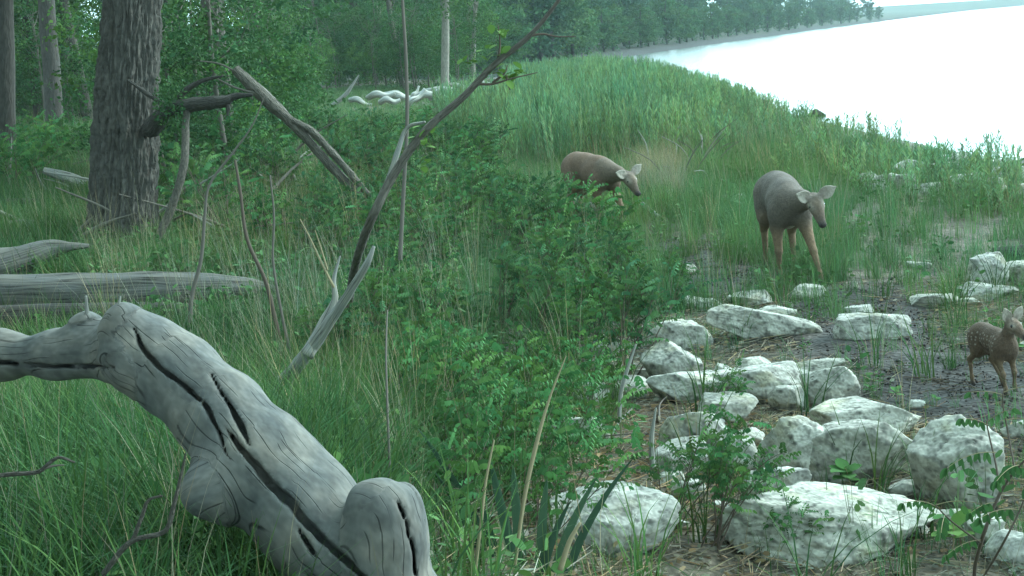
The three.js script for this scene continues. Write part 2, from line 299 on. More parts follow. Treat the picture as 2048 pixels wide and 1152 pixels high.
// ------------------------------------------------------------------ the big foreground driftwood trunk
const arr = v => [v.x, v.y, v.z];
function woodForm({ chains, cracks, cell, k, wobble, col, seed }) {
  // chains: [[point, radius] ...] of world points; cracks: same, carved out
  const bones = [], cuts = [];
  for (const ch of chains) { let s = 0; for (let i = 0; i < ch.length - 1; i++) { const [a, ra] = ch[i], [b, rb] = ch[i + 1], L = a.distanceTo(b); const t = b.clone().sub(a).normalize(); const u = t.clone().cross(V(0.2, 0.1, 1)).normalize(); bones.push(bone(arr(a), arr(b), ra, rb, { s, L, u, w: t.clone().cross(u), t })); s += L; } }
  for (const ch of cracks) for (let i = 0; i < ch.length - 1; i++) { const e = ch[i][0].clone().sub(EYE).normalize(), b2 = ch[i + 1][0].clone(); b2.addScaledVector(e, -b2.clone().sub(ch[i][0]).dot(e)); cuts.push(bone(arr(ch[i][0]), arr(b2), ch[i][1], ch[i + 1][1], { e })); }
  const lo = V(1e9, 1e9, 1e9), hi = V(-1e9, -1e9, -1e9);
  for (const ch of chains) for (const [p, r] of ch) { lo.min(p.clone().subScalar(r + 0.05)); hi.max(p.clone().addScalar(r + 0.05)); }
  const f = (x, y, z) => {
    let d = 1e9, best = null, bd = 1e9; const jx = 0.014 * N3(x * 9, y * 9, z * 9 + 40), jy = 0.014 * N3(x * 9 + 50, y * 9, z * 9) + 0.005 * N3(x * 34, y * 34, z * 34);
    for (const b of bones) { const e = boneDist(b, x, y, z); if (e < bd) { bd = e; best = b; } d = d > 1e8 ? e : smin(d, e, k); }
    if (Math.abs(d) < 0.06) {
      const px = x - best.a[0], py = y - best.a[1], pz = z - best.a[2];
      const s = best.s + px * best.t.x + py * best.t.y + pz * best.t.z, u = px * best.u.x + py * best.u.y + pz * best.u.z, w = px * best.w.x + py * best.w.y + pz * best.w.z;
      d += wobble * (0.9 * N3(s * 4 + seed, u * 7, w * 7) + 0.35 * N3(s * 12, u * 15 + seed, w * 15) + 0.06 * N3(s * 30 + seed, u * 50, w * 50));
      for (const c of cuts) { const wob = 0.35 * c.ra * N3(x * 28, y * 28, z * 28), g = clamp((x - c.a[0]) * c.e.x + (y - c.a[1]) * c.e.y + (z - c.a[2]) * c.e.z, -0.2, 0.15); d = Math.max(d, -(boneDist(c, x + jx - c.e.x * g, y + jy - c.e.y * g, z - c.e.z * g) + wob)); }
    }
    return d;
  };
  const { pos, idx } = nets(f, lo, hi, cell), cols = [], uv = [];
  for (let i = 0; i < pos.length; i += 3) {
    const [x, y, z] = [pos[i], pos[i + 1], pos[i + 2]]; let best = bones[0], bd = 1e9;
    for (const b of bones) { const e = boneDist(b, x, y, z); if (e < bd) { bd = e; best = b; } }
    const px = x - best.a[0], py = y - best.a[1], pz = z - best.a[2];
    const s = best.s + px * best.t.x + py * best.t.y + pz * best.t.z, u = px * best.u.x + py * best.u.y + pz * best.u.z, w = px * best.w.x + py * best.w.y + pz * best.w.z;
    uv.push((u + 0.7 * w) / 0.5, s / 0.55);
    const n = fbm(s * 6 + seed, u * 9, w * 9, 5), blot = sstep(0.06, 0.3, fbm(x * 7 + seed, y * 7, z * 7, 5)), fine = N3(s * 30, u * 90, w * 90);
    const l = 1 + 0.4 * n - 0.22 * blot + 0.16 * fine;
    cols.push(col[0] * l * (1 + 0.08 * n), col[1] * l, col[2] * l * (1 - 0.06 * n));
  }
  return geo(pos, idx, cols, uv);
}
{
  const q = (x, y, d, r) => [at(x, y, d), r * d / F];
  const D = 4.35;
  const g = woodForm({
    seed: 3, cell: 0.0075, k: 0.10, wobble: 0.011, col: [0.36, 0.35, 0.335],
    chains: [
      [q(800, 1240, 4.0, 108), q(695, 1125, 4.05, 102), q(608, 1022, 4.12, 98), q(520, 925, 4.2, 92), q(440, 828, 4.3, 80), q(355, 748, 4.4, 72), q(292, 700, 4.45, 60)],
      [q(300, 702, 4.45, 56), q(235, 703, 4.5, 44), q(120, 708, 4.6, 38), q(0, 711, 4.7, 40), q(-130, 715, 4.8, 43)],
      [q(520, 965, 4.2, 62), q(440, 978, 4.14, 44), q(404, 982, 4.1, 36)],
      [q(530, 905, 4.25, 52), q(562, 890, 4.3, 26)],
      [q(770, 1150, 3.95, 80), q(768, 1070, 3.92, 56), q(766, 1022, 3.9, 42), q(752, 1006, 3.9, 34)],
      [q(798, 1070, 3.95, 36), q(808, 1008, 3.95, 15)],
      [q(262, 690, 4.42, 40), q(250, 660, 4.42, 20), q(246, 632, 4.42, 10)],
      [q(258, 745, 4.36, 24), q(300, 745, 4.38, 46)],
      [q(175, 695, 4.55, 26), q(170, 668, 4.55, 12), q(174, 645, 4.55, 7)],
    ],
    cracks: [
      [q(266, 656, 4.25, 2.2), q(274, 672, 4.24, 3), q(283, 690, 4.22, 5), q(295, 711, 4.22, 5), q(340, 748, 4.18, 6), q(375, 776, 4.14, 6), q(405, 806, 4.1, 5), q(440, 861, 4.05, 4), q(452, 896, 4.03, 3.2), q(462, 925, 4.0, 2.2)],
      [q(424, 752, 4.24, 2.2), q(438, 776, 4.22, 3.2), q(465, 821, 4.17, 4.5), q(482, 850, 4.14, 6), q(495, 876, 4.1, 4), q(503, 892, 4.1, 2.2)],
      [q(450, 845, 4.06, 2.2), q(466, 868, 4.04, 4), q(490, 906, 4.0, 7), q(530, 961, 3.96, 10), q(575, 1001, 3.92, 11), q(610, 1041, 3.88, 9), q(645, 1081, 3.85, 8), q(690, 1118, 3.82, 7), q(740, 1170, 3.78, 7)],
      [q(-60, 728, 4.52, 4), q(40, 729, 4.43, 4.5), q(150, 732, 4.35, 4), q(228, 734, 4.29, 3.5)],
      [q(600, 1058, 3.86, 3.5), q(622, 1095, 3.84, 5), q(632, 1112, 3.83, 3.5)],
      [q(795, 1002, 3.84, 3.5), q(815, 1050, 3.84, 3.5), q(828, 1100, 3.84, 3.5), q(836, 1150, 3.84, 4)],
    ],
  });
  const t = thing('fallen_driftwood', 'thick weathered grey driftwood trunk with long split, bent over the grass', 'driftwood');
  part(t, 'trunk', g, M.drift);
  const tw = (pts, r) => part(t, 'snag', tube(pts.map(p => at(...p)), r, 7, { rough: 0.2, tile: 0.2 }), M.pale);
  tw([[172, 665, 4.53], [174, 630, 4.52], [172, 592, 4.5]], [0.011, 0.008, 0.005]);
  tw([[238, 645, 4.4], [237, 618, 4.4], [241, 592, 4.4]], [0.008, 0.006, 0.003]);
}

// ------------------------------------------------------------------ fallen logs further back
function log(name, label, px, mat, o = {}) {        // px: [x, y, radius in pixels, depth or lift]
  const pts = [], rad = [];
  for (const [x, y, r, d] of px) { const p = at(x, y, d); pts.push(p); rad.push(r * d / F); }
  return solo(name, tube(pts, rad, o.seg || 20, { rough: o.rough ?? 0.16, seed: o.seed || 1, fa: 2.2, fl: 0.8, n: o.n || 60, tile: 0.5 }), mat, label, 'log', o.group);
}
const hd = (px, py) => hit(px, py).depth;
{
  const d0 = hd(300, 640), d1 = hd(0, 560), d2 = hd(300, 655);
  log('fallen_log', 'long grey weathered fallen log tapering to a point in the grass', [[-120, 596, 46, d0 + 0.1], [0, 592, 44, d0 + 0.05], [150, 589, 43, d0], [300, 584, 39, d0], [430, 580, 30, d0 + 0.1], [510, 577, 18, d0 + 0.2], [556, 579, 5, d0 + 0.3]], M.grey, { seed: 4, rough: 0.22 });
  log('fallen_log', 'dark damp log lying under the long pointed grey log', [[-120, 640, 26, d2 - 0.5], [100, 632, 26, d2 - 0.4], [260, 626, 22, d2 - 0.3], [385, 620, 13, d2 - 0.2]], M.darkWood, { seed: 8 });
  log('gnarled_log', 'gnarled grey log with raised broken tip behind the long log', [[-120, 560, 40, d1], [0, 535, 36, d1], [55, 518, 30, d1 + 0.1], [105, 500, 20, d1 + 0.2], [140, 494, 9, d1 + 0.2], [178, 492, 4, d1 + 0.3]], M.grey, { seed: 11, rough: 0.3 });
  const d3 = hd(120, 392);
  const lg = log('broken_limb', 'short pale broken limb leaning by the foot of the big tree', [[88, 341, 7, d3], [125, 352, 11, d3], [178, 376, 15, d3 - 0.5]], M.pale, { seed: 2 });
  const d4 = hd(40, 470);
  log('fallen_log', 'weathered log half sunk in weeds left of the big tree', [[-80, 462, 13, d4], [40, 452, 13, d4], [110, 448, 6, d4]], M.grey, { seed: 21 });
  const d5 = hd(60, 425);
  log('fallen_log', 'slim dark log among the weeds, uphill of the other logs', [[-60, 412, 8, d5], [20, 405, 8, d5], [75, 402, 5, d5]], M.darkWood, { seed: 23 });
}

// ------------------------------------------------------------------ the big cottonwood
function barkTrunk(pts, radii, seg, n, seed, amp = 0.06) {
  const P = curvePoints(pts, n), pos = [], idx = [], uv = [], cols = []; let len = 0;
  const rad = i => { const t = i / n * (radii.length - 1), k = Math.min(radii.length - 2, Math.floor(t)); return lerp(radii[k], radii[k + 1], t - k); };
  for (let i = 0; i <= n; i++) {
    if (i) len += P[i].distanceTo(P[i - 1]);
    const r = rad(i);
    for (let j = 0; j <= seg; j++) {
      const a = (j % seg) / seg * 2 * Math.PI, cx = Math.cos(a), cz = Math.sin(a), s = 8.5 * r / 0.45;
      const w = 0.35 * N3(cx * 2, len * 1.5 + seed, cz * 2);
      const r1 = 1 - Math.abs(N3(cx * s + w + seed, len * 1.7, cz * s + w)) * 2.4, r2 = 1 - Math.abs(N3(cx * s * 2.1 + seed, len * 4.2 + w * 3, cz * s * 2.1)) * 2.4;
      const dis = amp * (-0.75 * clamp(r1) - 0.4 * clamp(r2)) + 0.02 * N3(cx * 16, len * 9, cz * 16) + 0.06 * r * N3(cx * 1.5 + seed, len * 0.8, cz * 1.5);
      const flare = 0;
      pos.push(P[i].x + cx * (r + dis + flare), P[i].y, P[i].z + cz * (r + dis + flare)); uv.push(j / seg * 6, len / 0.6);
      const l = 1 + 0.4 * fbm(cx * 6 + seed, len * 3, cz * 6, 4); cols.push(l, l, l);
    }
  }
  for (let i = 0; i < n; i++) for (let j = 0; j < seg; j++) { const a = i * (seg + 1) + j, b = a + seg + 1; idx.push(a, b, a + 1, a + 1, b, b + 1); }
  return geo(pos, idx, cols, uv);
}
const TREE0 = (() => { const b = hit(243, 492); return b; })();
//=PLANTS=
// leaf shapes
const T_DIAMOND = { p: [[0, 0, 0], [0.5, 0.06, 0.3], [1, -0.06, 0], [0.5, 0.06, -0.3]], i: [0, 1, 2, 0, 2, 3] };
const T_LEAFLET = { p: [[0, 0, 0], [0.28, 0.05, 0.22], [0.72, 0.04, 0.2], [1, -0.02, 0], [0.72, 0.04, -0.2], [0.28, 0.05, -0.22], [0.5, 0, 0]], i: [0, 1, 6, 1, 2, 6, 2, 3, 6, 3, 4, 6, 4, 5, 6, 5, 0, 6] };
const T_SMALL = { p: [[0, 0, 0], [0.3, 0.03, 0.23], [0.75, 0.03, 0.2], [1, 0, 0], [0.75, 0.03, -0.2], [0.3, 0.03, -0.23]], i: [0, 1, 5, 1, 2, 4, 1, 4, 5, 2, 3, 4] };
function basis(x, up = V(0, 1, 0)) { const X = x.clone().normalize(); let Z = X.clone().cross(up); if (Z.lengthSq() < 1e-4) Z = X.clone().cross(V(1, 0, 0.2)); Z.normalize(); const Y = Z.clone().cross(X); return [X, Y, Z]; }
function place(pos, xdir, scale, up) { const [X, Y, Z] = basis(xdir, up); return new THREE.Matrix4().makeBasis(X.multiplyScalar(scale), Y.multiplyScalar(scale), Z.multiplyScalar(scale)).setPosition(pos); }
const rdir = r => { const a = r() * 6.283, z = r() * 2 - 1, s = Math.sqrt(1 - z * z); return V(Math.cos(a) * s, z, Math.sin(a) * s); };
const green = (r, base, spread = 0.25) => { const k = 1 + (r() - 0.5) * 2 * spread, y = (r() - 0.5) * spread; return [base[0] * k * (1 + y), base[1] * k, base[2] * k * (1 - y)]; };
function pinnateInto(mx, pos, dir, len, size, col, r, pairs = 6, small = T_SMALL) {
  const side = basis(dir)[2]; let p = pos.clone(), d = dir.clone().normalize();
  const step = len / pairs; const path = [p.clone()];
  for (let k = 0; k < pairs; k++) {
    d.y -= 0.11; d.normalize(); p = p.clone().addScaledVector(d, step); path.push(p.clone());
    const s = size * (k === 0 || k === pairs - 1 ? 0.8 : 1);
    for (const q of [-1, 1]) { const o = side.clone().multiplyScalar(q * (0.55 + 0.3 * r())).add(V(0, -0.75 - 0.5 * r(), 0)).addScaledVector(d, 0.25 + 0.2 * r()); mx.add(small, place(p, o, s * (0.85 + 0.3 * r()), d), col); }
  }
  mx.add(small, place(p, d.clone().add(V(0, -0.6, 0)), size, side), col);
  tubeInto(mx, path.filter((_, i) => i % 2 === 0 || i === path.length - 1), [0.0016, 0.0008], 3, { n: 3, col: [0.11, 0.14, 0.05] });
}

// ------------------------------------------------------------------ trees
function crown(r, { c, rad, clumps, per, leaf, col, clumpR }) {   // leaf clumps spread through an uneven crown
  const mx = new Mix();
  for (let k = 0; k < clumps; k++) {
    const d = rdir(r), q = Math.pow(r(), 0.45), p = V(c.x + d.x * rad.x * q, c.y + d.y * rad.y * q, c.z + d.z * rad.z * q);
    const base = green(r, col, 0.3), cr = clumpR * (0.6 + 0.8 * r());
    for (let j = 0; j < per; j++) {
      const o = rdir(r).multiplyScalar(cr * Math.pow(r(), 0.5)); o.y *= 0.65;
      const l = rdir(r); l.y = l.y * 0.6 - 0.25;
      mx.add(T_DIAMOND, place(p.clone().add(o), l, leaf * (0.7 + 0.6 * r()), rdir(r)), green(r, base, 0.15));
    }
  }
  return mx.build();
}
function limbs(r, mx, from, to, n, rad) {
  for (let k = 0; k < n; k++) { const a = from.clone().lerp(to, 0.35 + 0.6 * r()), d = rdir(r); d.y = Math.abs(d.y) * 0.8 + 0.2; const L = from.distanceTo(to) * (0.18 + 0.22 * r()); const m = a.clone().addScaledVector(d, L * 0.5); const e = a.clone().addScaledVector(d, L).add(V(0, L * 0.25, 0)); mx.tube([a, m, e], [rad * (0.2 + 0.25 * r()), rad * 0.05], 5, { n: 4 }); }
}
function treeKind(seed, o) {                         // o.h height, o.r trunk radius, o.cb crown base
  const r = rngOf(seed), mx = new Mix(), top = V((r() - 0.5) * o.h * 0.12, o.h * 0.92, (r() - 0.5) * o.h * 0.12), mid = V((r() - 0.5) * o.h * 0.06, o.h * 0.45, (r() - 0.5) * o.h * 0.06);
  mx.tube([V(0, -0.3, 0), V(0, 0.2, 0), mid, top], [o.r * 1.35, o.r, o.r * 0.75, o.r * 0.12], 12, { n: 24, rough: 0.14, seed, fl: 1.2, tile: 0.7 });
  limbs(r, mx, V(0, o.h * 0.15, 0), top, o.limbs || 9, o.r);
  const cg = crown(r, { c: V(mid.x, (o.cb + o.h) / 2, mid.z), rad: V(o.cw, (o.h - o.cb) / 2, o.cw), clumps: o.clumps, per: o.per, leaf: o.leaf, col: o.col, clumpR: o.clumpR });
  return { trunk: mx.build(), crown: cg };
}
function plantTree(kind, name, label, x, z, { s = 1, turn = 0, lean = 0, sy, bark = M.bark, group, y } = {}) {
  const t = thing(name, label, 'tree', group);
  t.position.set(x, y ?? G(x, z), z); t.rotation.set(0, turn, lean); t.scale.set(s, sy || s, s);
  part(t, 'trunk', kind.trunk, bark); part(t, 'crown', kind.crown, M.leaf).userData.kind = 'stuff';
  return t;
}
{
  // big cottonwood beside the logs
  const d = TREE0.depth, P = (x, y) => at(x, y, d), t = thing('cottonwood_tree', 'large tree with deeply furrowed grey bark and a mossy broken side limb', 'tree');
  const b = P(240, 500), up = P(262, 32).sub(b).normalize();
  const pts = [b.clone().addScaledVector(up, -0.5), b, P(246, 400), P(252, 250), P(262, 32), P(262, 32).addScaledVector(up, 3), P(262, 32).addScaledVector(up, 9)];
  const k = d / F;
  part(t, 'trunk', barkTrunk(pts, [90 * k, 80 * k, 70 * k, 68 * k, 61 * k, 55 * k, 20 * k], 200, 420, 7), std({ color: C(0.42, 0.41, 0.39), map: texBark, bumpMap: bumpBark, bumpScale: 0.02, vertexColors: true }));
  const lm = (pts2, r, seg = 12) => tube(pts2.map(q => at(q[0], q[1], q[2])), r, seg, { rough: 0.28, n: 26, seed: pts2[0][0], fl: 5, tile: 0.3 });
  const lb = part(t, 'broken_limb', lm([[300, 262, d - 0.35], [330, 225, d - 0.6], [365, 213, d - 0.8], [410, 207, d - 0.9], [450, 202, d - 1], [465, 194, d - 1], [505, 190, d - 1.1]], [0.12, 0.11, 0.095, 0.09, 0.07, 0.045, 0.02]), M.barkDark);
  part(lb, 'twig', lm([[336, 216, d - 0.6], [315, 200, d - 0.6], [290, 185, d - 0.55], [256, 160, d - 0.5]], [0.05, 0.04, 0.03, 0.02], 8), M.barkDark);
  part(lb, 'twig', lm([[345, 212, d - 0.7], [375, 178, d - 0.8], [410, 160, d - 0.9], [445, 152, d - 1]], [0.045, 0.035, 0.03, 0.015], 8), M.barkDark);
  part(lb, 'twig', lm([[452, 203, d - 1], [456, 215, d - 1], [455, 232, d - 1]], [0.035, 0.03, 0.012], 8), M.barkDark);
  const r = rngOf(71), mx = new Mix();
  for (let q = 0; q < 420; q++) { const p = at(338 + (r() - 0.5) * 60, 205 + (r() - 0.5) * 70 + (r() < 0.4 ? -15 : 10), d - 0.75 - 0.35 * r()); mx.add(T_DIAMOND, place(p, rdir(r), 0.035 + 0.03 * r(), rdir(r)), green(r, [0.045, 0.085, 0.028], 0.3)); }
  part(lb, 'sprouting_leaves', mx.build(), M.leaf).userData.kind = 'stuff';
  const top = pts[6];
  part(t, 'crown', crown(rngOf(12), { c: top.clone().add(V(0, 0.5, 0)), rad: V(5, 4.5, 5), clumps: 110, per: 60, leaf: 0.16, col: [0.06, 0.1, 0.03], clumpR: 0.8 }), M.leaf).userData.kind = 'stuff';
}
const KIND = {
  canopy: treeKind(90, { h: 15, r: 0.3, cb: 4.2, cw: 4.6, clumps: 120, per: 60, leaf: 0.24, col: [0.05, 0.095, 0.03], clumpR: 0.95, limbs: 14 }),
  wood: [0, 1, 2].map(i => treeKind(100 + i, { h: 13 + 2 * i, r: 0.22 + 0.05 * i, cb: 2.6 + i * 0.6, cw: 3 + 0.4 * i, clumps: 90, per: 55, leaf: 0.17, col: [0.055, 0.1, 0.032], clumpR: 0.75, limbs: 12 })),
  bush: [0, 1, 2, 3].map(i => treeKind(200 + i, { h: 3.4 + 0.5 * i, r: 0.045, cb: 0.1, cw: 1.5 + 0.15 * i, clumps: 75, per: 46, leaf: 0.085, col: [[0.055, 0.11, 0.03], [0.05, 0.095, 0.03], [0.075, 0.135, 0.035], [0.045, 0.085, 0.03]][i], clumpR: 0.36, limbs: 14 })),
  far: [0, 1, 2].map(i => treeKind(300 + i, { h: 11 + 2 * i, r: 0.25, cb: 0.3, cw: 3.6 + 0.5 * i, clumps: 75, per: 44, leaf: 0.5, col: [[0.06, 0.11, 0.035], [0.05, 0.095, 0.04], [0.08, 0.125, 0.04]][i], clumpR: 1.15, limbs: 6 })),
};
{
  const r = rngOf(40), L = { group: 'woodland trees behind the clearing' };
  const p1 = hit(8, 335), p2 = hit(113, 268), p3 = hit(890, 192), p4 = hit(806, 178), p5 = hit(945, 182), p6 = hit(975, 178);
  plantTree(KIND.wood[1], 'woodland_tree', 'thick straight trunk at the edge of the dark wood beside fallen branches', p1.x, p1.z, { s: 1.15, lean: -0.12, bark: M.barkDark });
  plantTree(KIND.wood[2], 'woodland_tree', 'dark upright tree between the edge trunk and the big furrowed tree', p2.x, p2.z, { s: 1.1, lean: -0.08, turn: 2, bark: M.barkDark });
  plantTree(KIND.wood[0], 'pale_tree', 'slender pale barked tree standing behind the white driftwood pile', p3.x, p3.z, { s: 1.15, lean: -0.07, turn: 1, bark: M.barkPale });
  plantTree(KIND.wood[1], 'woodland_tree', 'brown trunk rising behind the left end of the driftwood pile', p4.x, p4.z, { s: 0.8, lean: -0.08, turn: 4 });
  plantTree(KIND.wood[0], 'pale_tree', 'thin grey leaning trunk near the water past the driftwood pile', p5.x, p5.z, { s: 0.75, lean: 0.12, turn: 3, bark: M.barkPale });
  // the wood on the left
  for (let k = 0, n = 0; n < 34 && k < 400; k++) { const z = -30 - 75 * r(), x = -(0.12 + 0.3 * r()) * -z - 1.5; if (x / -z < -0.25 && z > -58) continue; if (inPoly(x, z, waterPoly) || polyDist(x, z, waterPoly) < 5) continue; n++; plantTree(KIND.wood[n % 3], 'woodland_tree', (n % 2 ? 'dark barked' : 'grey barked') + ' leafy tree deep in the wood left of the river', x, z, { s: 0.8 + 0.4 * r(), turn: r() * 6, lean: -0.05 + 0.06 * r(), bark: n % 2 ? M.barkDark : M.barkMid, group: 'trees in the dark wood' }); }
  const bush = (x, z, s, k, label, group) => { const t = thing('understory_bush', label, 'bush', group); t.position.set(x, G(x, z) - 0.05, z); t.rotation.y = r() * 6; t.scale.set(s, s * (0.85 + 0.3 * r()), s); part(t, 'stems', KIND.bush[k].trunk, M.twigGrey); part(t, 'foliage', KIND.bush[k].crown, M.leaf).userData.kind = 'stuff'; };
  for (let k = 0, n = 0; n < 84 && k < 900; k++) { const z = -24 - 62 * Math.pow(r(), 1.3), lim = 0.1 * -z + 2, x = -lim - (0.32 * -z) * r(); if (polyDist(x, z, waterPoly) < 6 || (x / -z < -0.245 && z > -60)) continue; n++; const kd = Math.floor(r() * 4); bush(x, z, (0.6 + 0.5 * r()) * (n % 5 === 0 ? 1.4 : 1), kd, (n % 5 === 0 ? 'tall ' : 'low ') + ['mid green', 'dull green', 'bright yellow-green', 'dark green'][kd] + ' bush in the undergrowth of the wood', 'undergrowth bushes under the trees'); }
  for (let k = 0; k < 30; k++) { const p = hit(560 + 420 * r(), 188 + 4 * r()); const X = p.x + (r() - 0.5) * 4, Z = p.z - 6 - 22 * r(); if (inPoly(X, Z, waterPoly)) continue; bush(X, Z, 1.0 + 0.7 * r(), k % 4, ['mid green', 'dull green', 'bright yellow-green', 'dark green'][k % 4] + ' bush behind the white driftwood pile', 'bushes behind the driftwood pile'); }
  for (let k = 0, n = 0; n < 16 && k < 200; k++) { const z = -95 - 90 * r(), x = z * 0.17 + 0.19 * -z * r(); if (inPoly(x, z, waterPoly) || polyDist(x, z, waterPoly) < 3) continue; n++; plantTree(KIND.far[n % 3], 'woodland_tree', ['mid green', 'blue-green', 'yellow-green'][n % 3] + ' full crowned tree at the end of the near bank', x, z, { s: 0.8 + 0.35 * r(), turn: r() * 6, group: 'trees at the end of the near bank' }); }
  for (let k = 0, n = 0; n < 22 && k < 300; k++) { const z = -58 - 40 * r(), x = z * (0.24 + 0.16 * r()); n++; bush(x, z, 1.2 + 0.7 * r(), n % 4, ['mid green', 'dull green', 'bright yellow-green', 'dark green'][n % 4] + ' tall bush far back in the wood behind the trunks', 'tall bushes far back in the wood'); }
  // the wood goes on beside and behind the camera and shades the left bank
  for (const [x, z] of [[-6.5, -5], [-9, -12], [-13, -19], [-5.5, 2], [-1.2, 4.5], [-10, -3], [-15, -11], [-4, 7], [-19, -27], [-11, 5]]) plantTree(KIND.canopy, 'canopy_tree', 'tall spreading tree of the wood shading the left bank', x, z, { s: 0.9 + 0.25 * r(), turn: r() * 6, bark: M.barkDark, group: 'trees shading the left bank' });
  // far bank
  for (let k = 0, n = 0; k < 150; k++) {
    const px = lerp(960, 1790, k / 149), i = farPx.findIndex((p, j) => j < farPx.length - 1 && px < farPx[j + 1][0]), a = farShore[i], b = farShore[i + 1], u = (px - farPx[i][0]) / (farPx[i + 1][0] - farPx[i][0]), [x, z] = onPlane(px, lerp(farPx[i][1], farPx[i + 1][1], u), WATER_Y);
    const nx = b[1] - a[1], nz = -(b[0] - a[0]), l = Math.hypot(nx, nz), off = 4 + [2, 10, 24][k % 3] * (0.5 + r());
    const X = x + nx / l * off, Z = z + nz / l * off; if (inPoly(X, Z, waterPoly)) continue;
    plantTree(KIND.far[k % 3], 'far_bank_tree', ['mid green', 'blue-green', 'yellow-green'][k % 3] + ' hazy tree in the wood on the far bank', X, Z, { s: (k % 3 ? 0.85 : 0.55) + 0.4 * r(), turn: r() * 6, bark: M.barkDark, group: 'trees on the far bank' }); n++;
  }
}

// ------------------------------------------------------------------ rocks
function rockGeo(seed, sx, sy, sz, detail = 18) {
  const r = rngOf(seed), planes = [];
  for (let k = 0; k < 13; k++) { const d = rdir(r); planes.push([d, 0.62 + 0.36 * r()]); }
  planes.push([V((r() - 0.5) * 0.5, 1, (r() - 0.5) * 0.5).normalize(), 0.6 + 0.25 * r()]);
  const g0 = new THREE.IcosahedronGeometry(1, detail); g0.deleteAttribute('uv'); g0.deleteAttribute('normal');
  const g = mergeVertices(g0, 1e-4), p = g.attributes.position, cols = [], uv = [], v = new THREE.Vector3();
  const tone = 0.88 + 0.2 * r(), warm = r();
  for (let i = 0; i < p.count; i++) {
    v.fromBufferAttribute(p, i).normalize();
    let rad = 1.15; for (const [n, d] of planes) { const c = n.dot(v); if (c > 0.05) { const e = d / c; const h = Math.max(0.04 - Math.abs(rad - e), 0) / 0.04; rad = Math.min(rad, e) - h * h * 0.04 * 0.25; } }
    const q = v.clone().multiplyScalar(rad), sd = seed * 1.7;
    rad += 0.09 * fbm(q.x * 2.2 + sd, q.y * 2.2, q.z * 2.2, 3) + 0.05 * fbm(q.x * 6 + sd, q.y * 6, q.z * 6, 3) - 0.03 * Math.abs(N3(q.x * 4 + sd, q.y * 9, q.z * 4));
    v.multiplyScalar(rad); v.set(v.x * sx, v.y * sy, v.z * sz); p.setXYZ(i, v.x, v.y, v.z);
    const n = fbm(v.x * 9 + sd, v.y * 9, v.z * 9, 4), st = sstep(0.1, 0.35, fbm(v.x * 4 + sd, v.y * 6, v.z * 4 + 9, 4)), dk = sstep(0.14, 0.36, fbm(v.x * 14 + sd, v.y * 14, v.z * 14, 3));
    const pit = sstep(0.1, 0.3, fbm(v.x * 30 + sd, v.y * 30, v.z * 30, 2)); const l = tone * (0.62 + 0.42 * n) * (1 - 0.5 * dk) * (1 - 0.3 * pit);
    cols.push(l * (1 + 0.02 * warm), l * (1 - 0.03 * st), l * (0.97 - 0.16 * st - 0.05 * warm));
  }
  g.setAttribute('color', new THREE.Float32BufferAttribute(cols, 3));
  g.computeVertexNormals(); return boxUV(g, 0.6);
}
let rockSeed = 500;
function rock(x0, x1, y0, y1, label, group, o = {}) {
  const cx = (x0 + x1) / 2, b = hit(cx, y1 - 0.06 * (y1 - y0)), d = b.depth, k = d / F;
  const w = (x1 - x0) * k * (y0 > 690 ? 1.14 : 1.04), hv = (y1 - y0) * k * (y0 > 690 ? 1.06 : 1), el = Math.atan2(EYE.y - b.y, Math.hypot(b.x, b.z));
  const dep = w * (o.deep || 0.62), h = Math.max(0.28 * w, (hv - dep * Math.sin(el) * 0.7) / Math.cos(el), 0.5 * hv);
  const seed = o.seed || rockSeed++, sink = 0.3;
  const m = solo('limestone_rock', rockGeo(seed, w / 2 * 1.12, h * (1 + sink) / 2 * 1.15, dep / 2 * 1.1, w > 0.3 ? 28 : 14), M.rock, label, 'rock', group);
  const f = V(b.x, 0, b.z).normalize();
  m.position.set(b.x + f.x * dep * 0.42, b.y + h * (1 - sink) / 2, b.z + f.z * dep * 0.42);
  m.rotation.y = Math.atan2(-f.x, -f.z) + (o.turn || 0); if (o.roll) m.rotateZ(o.roll);
  return m;
}
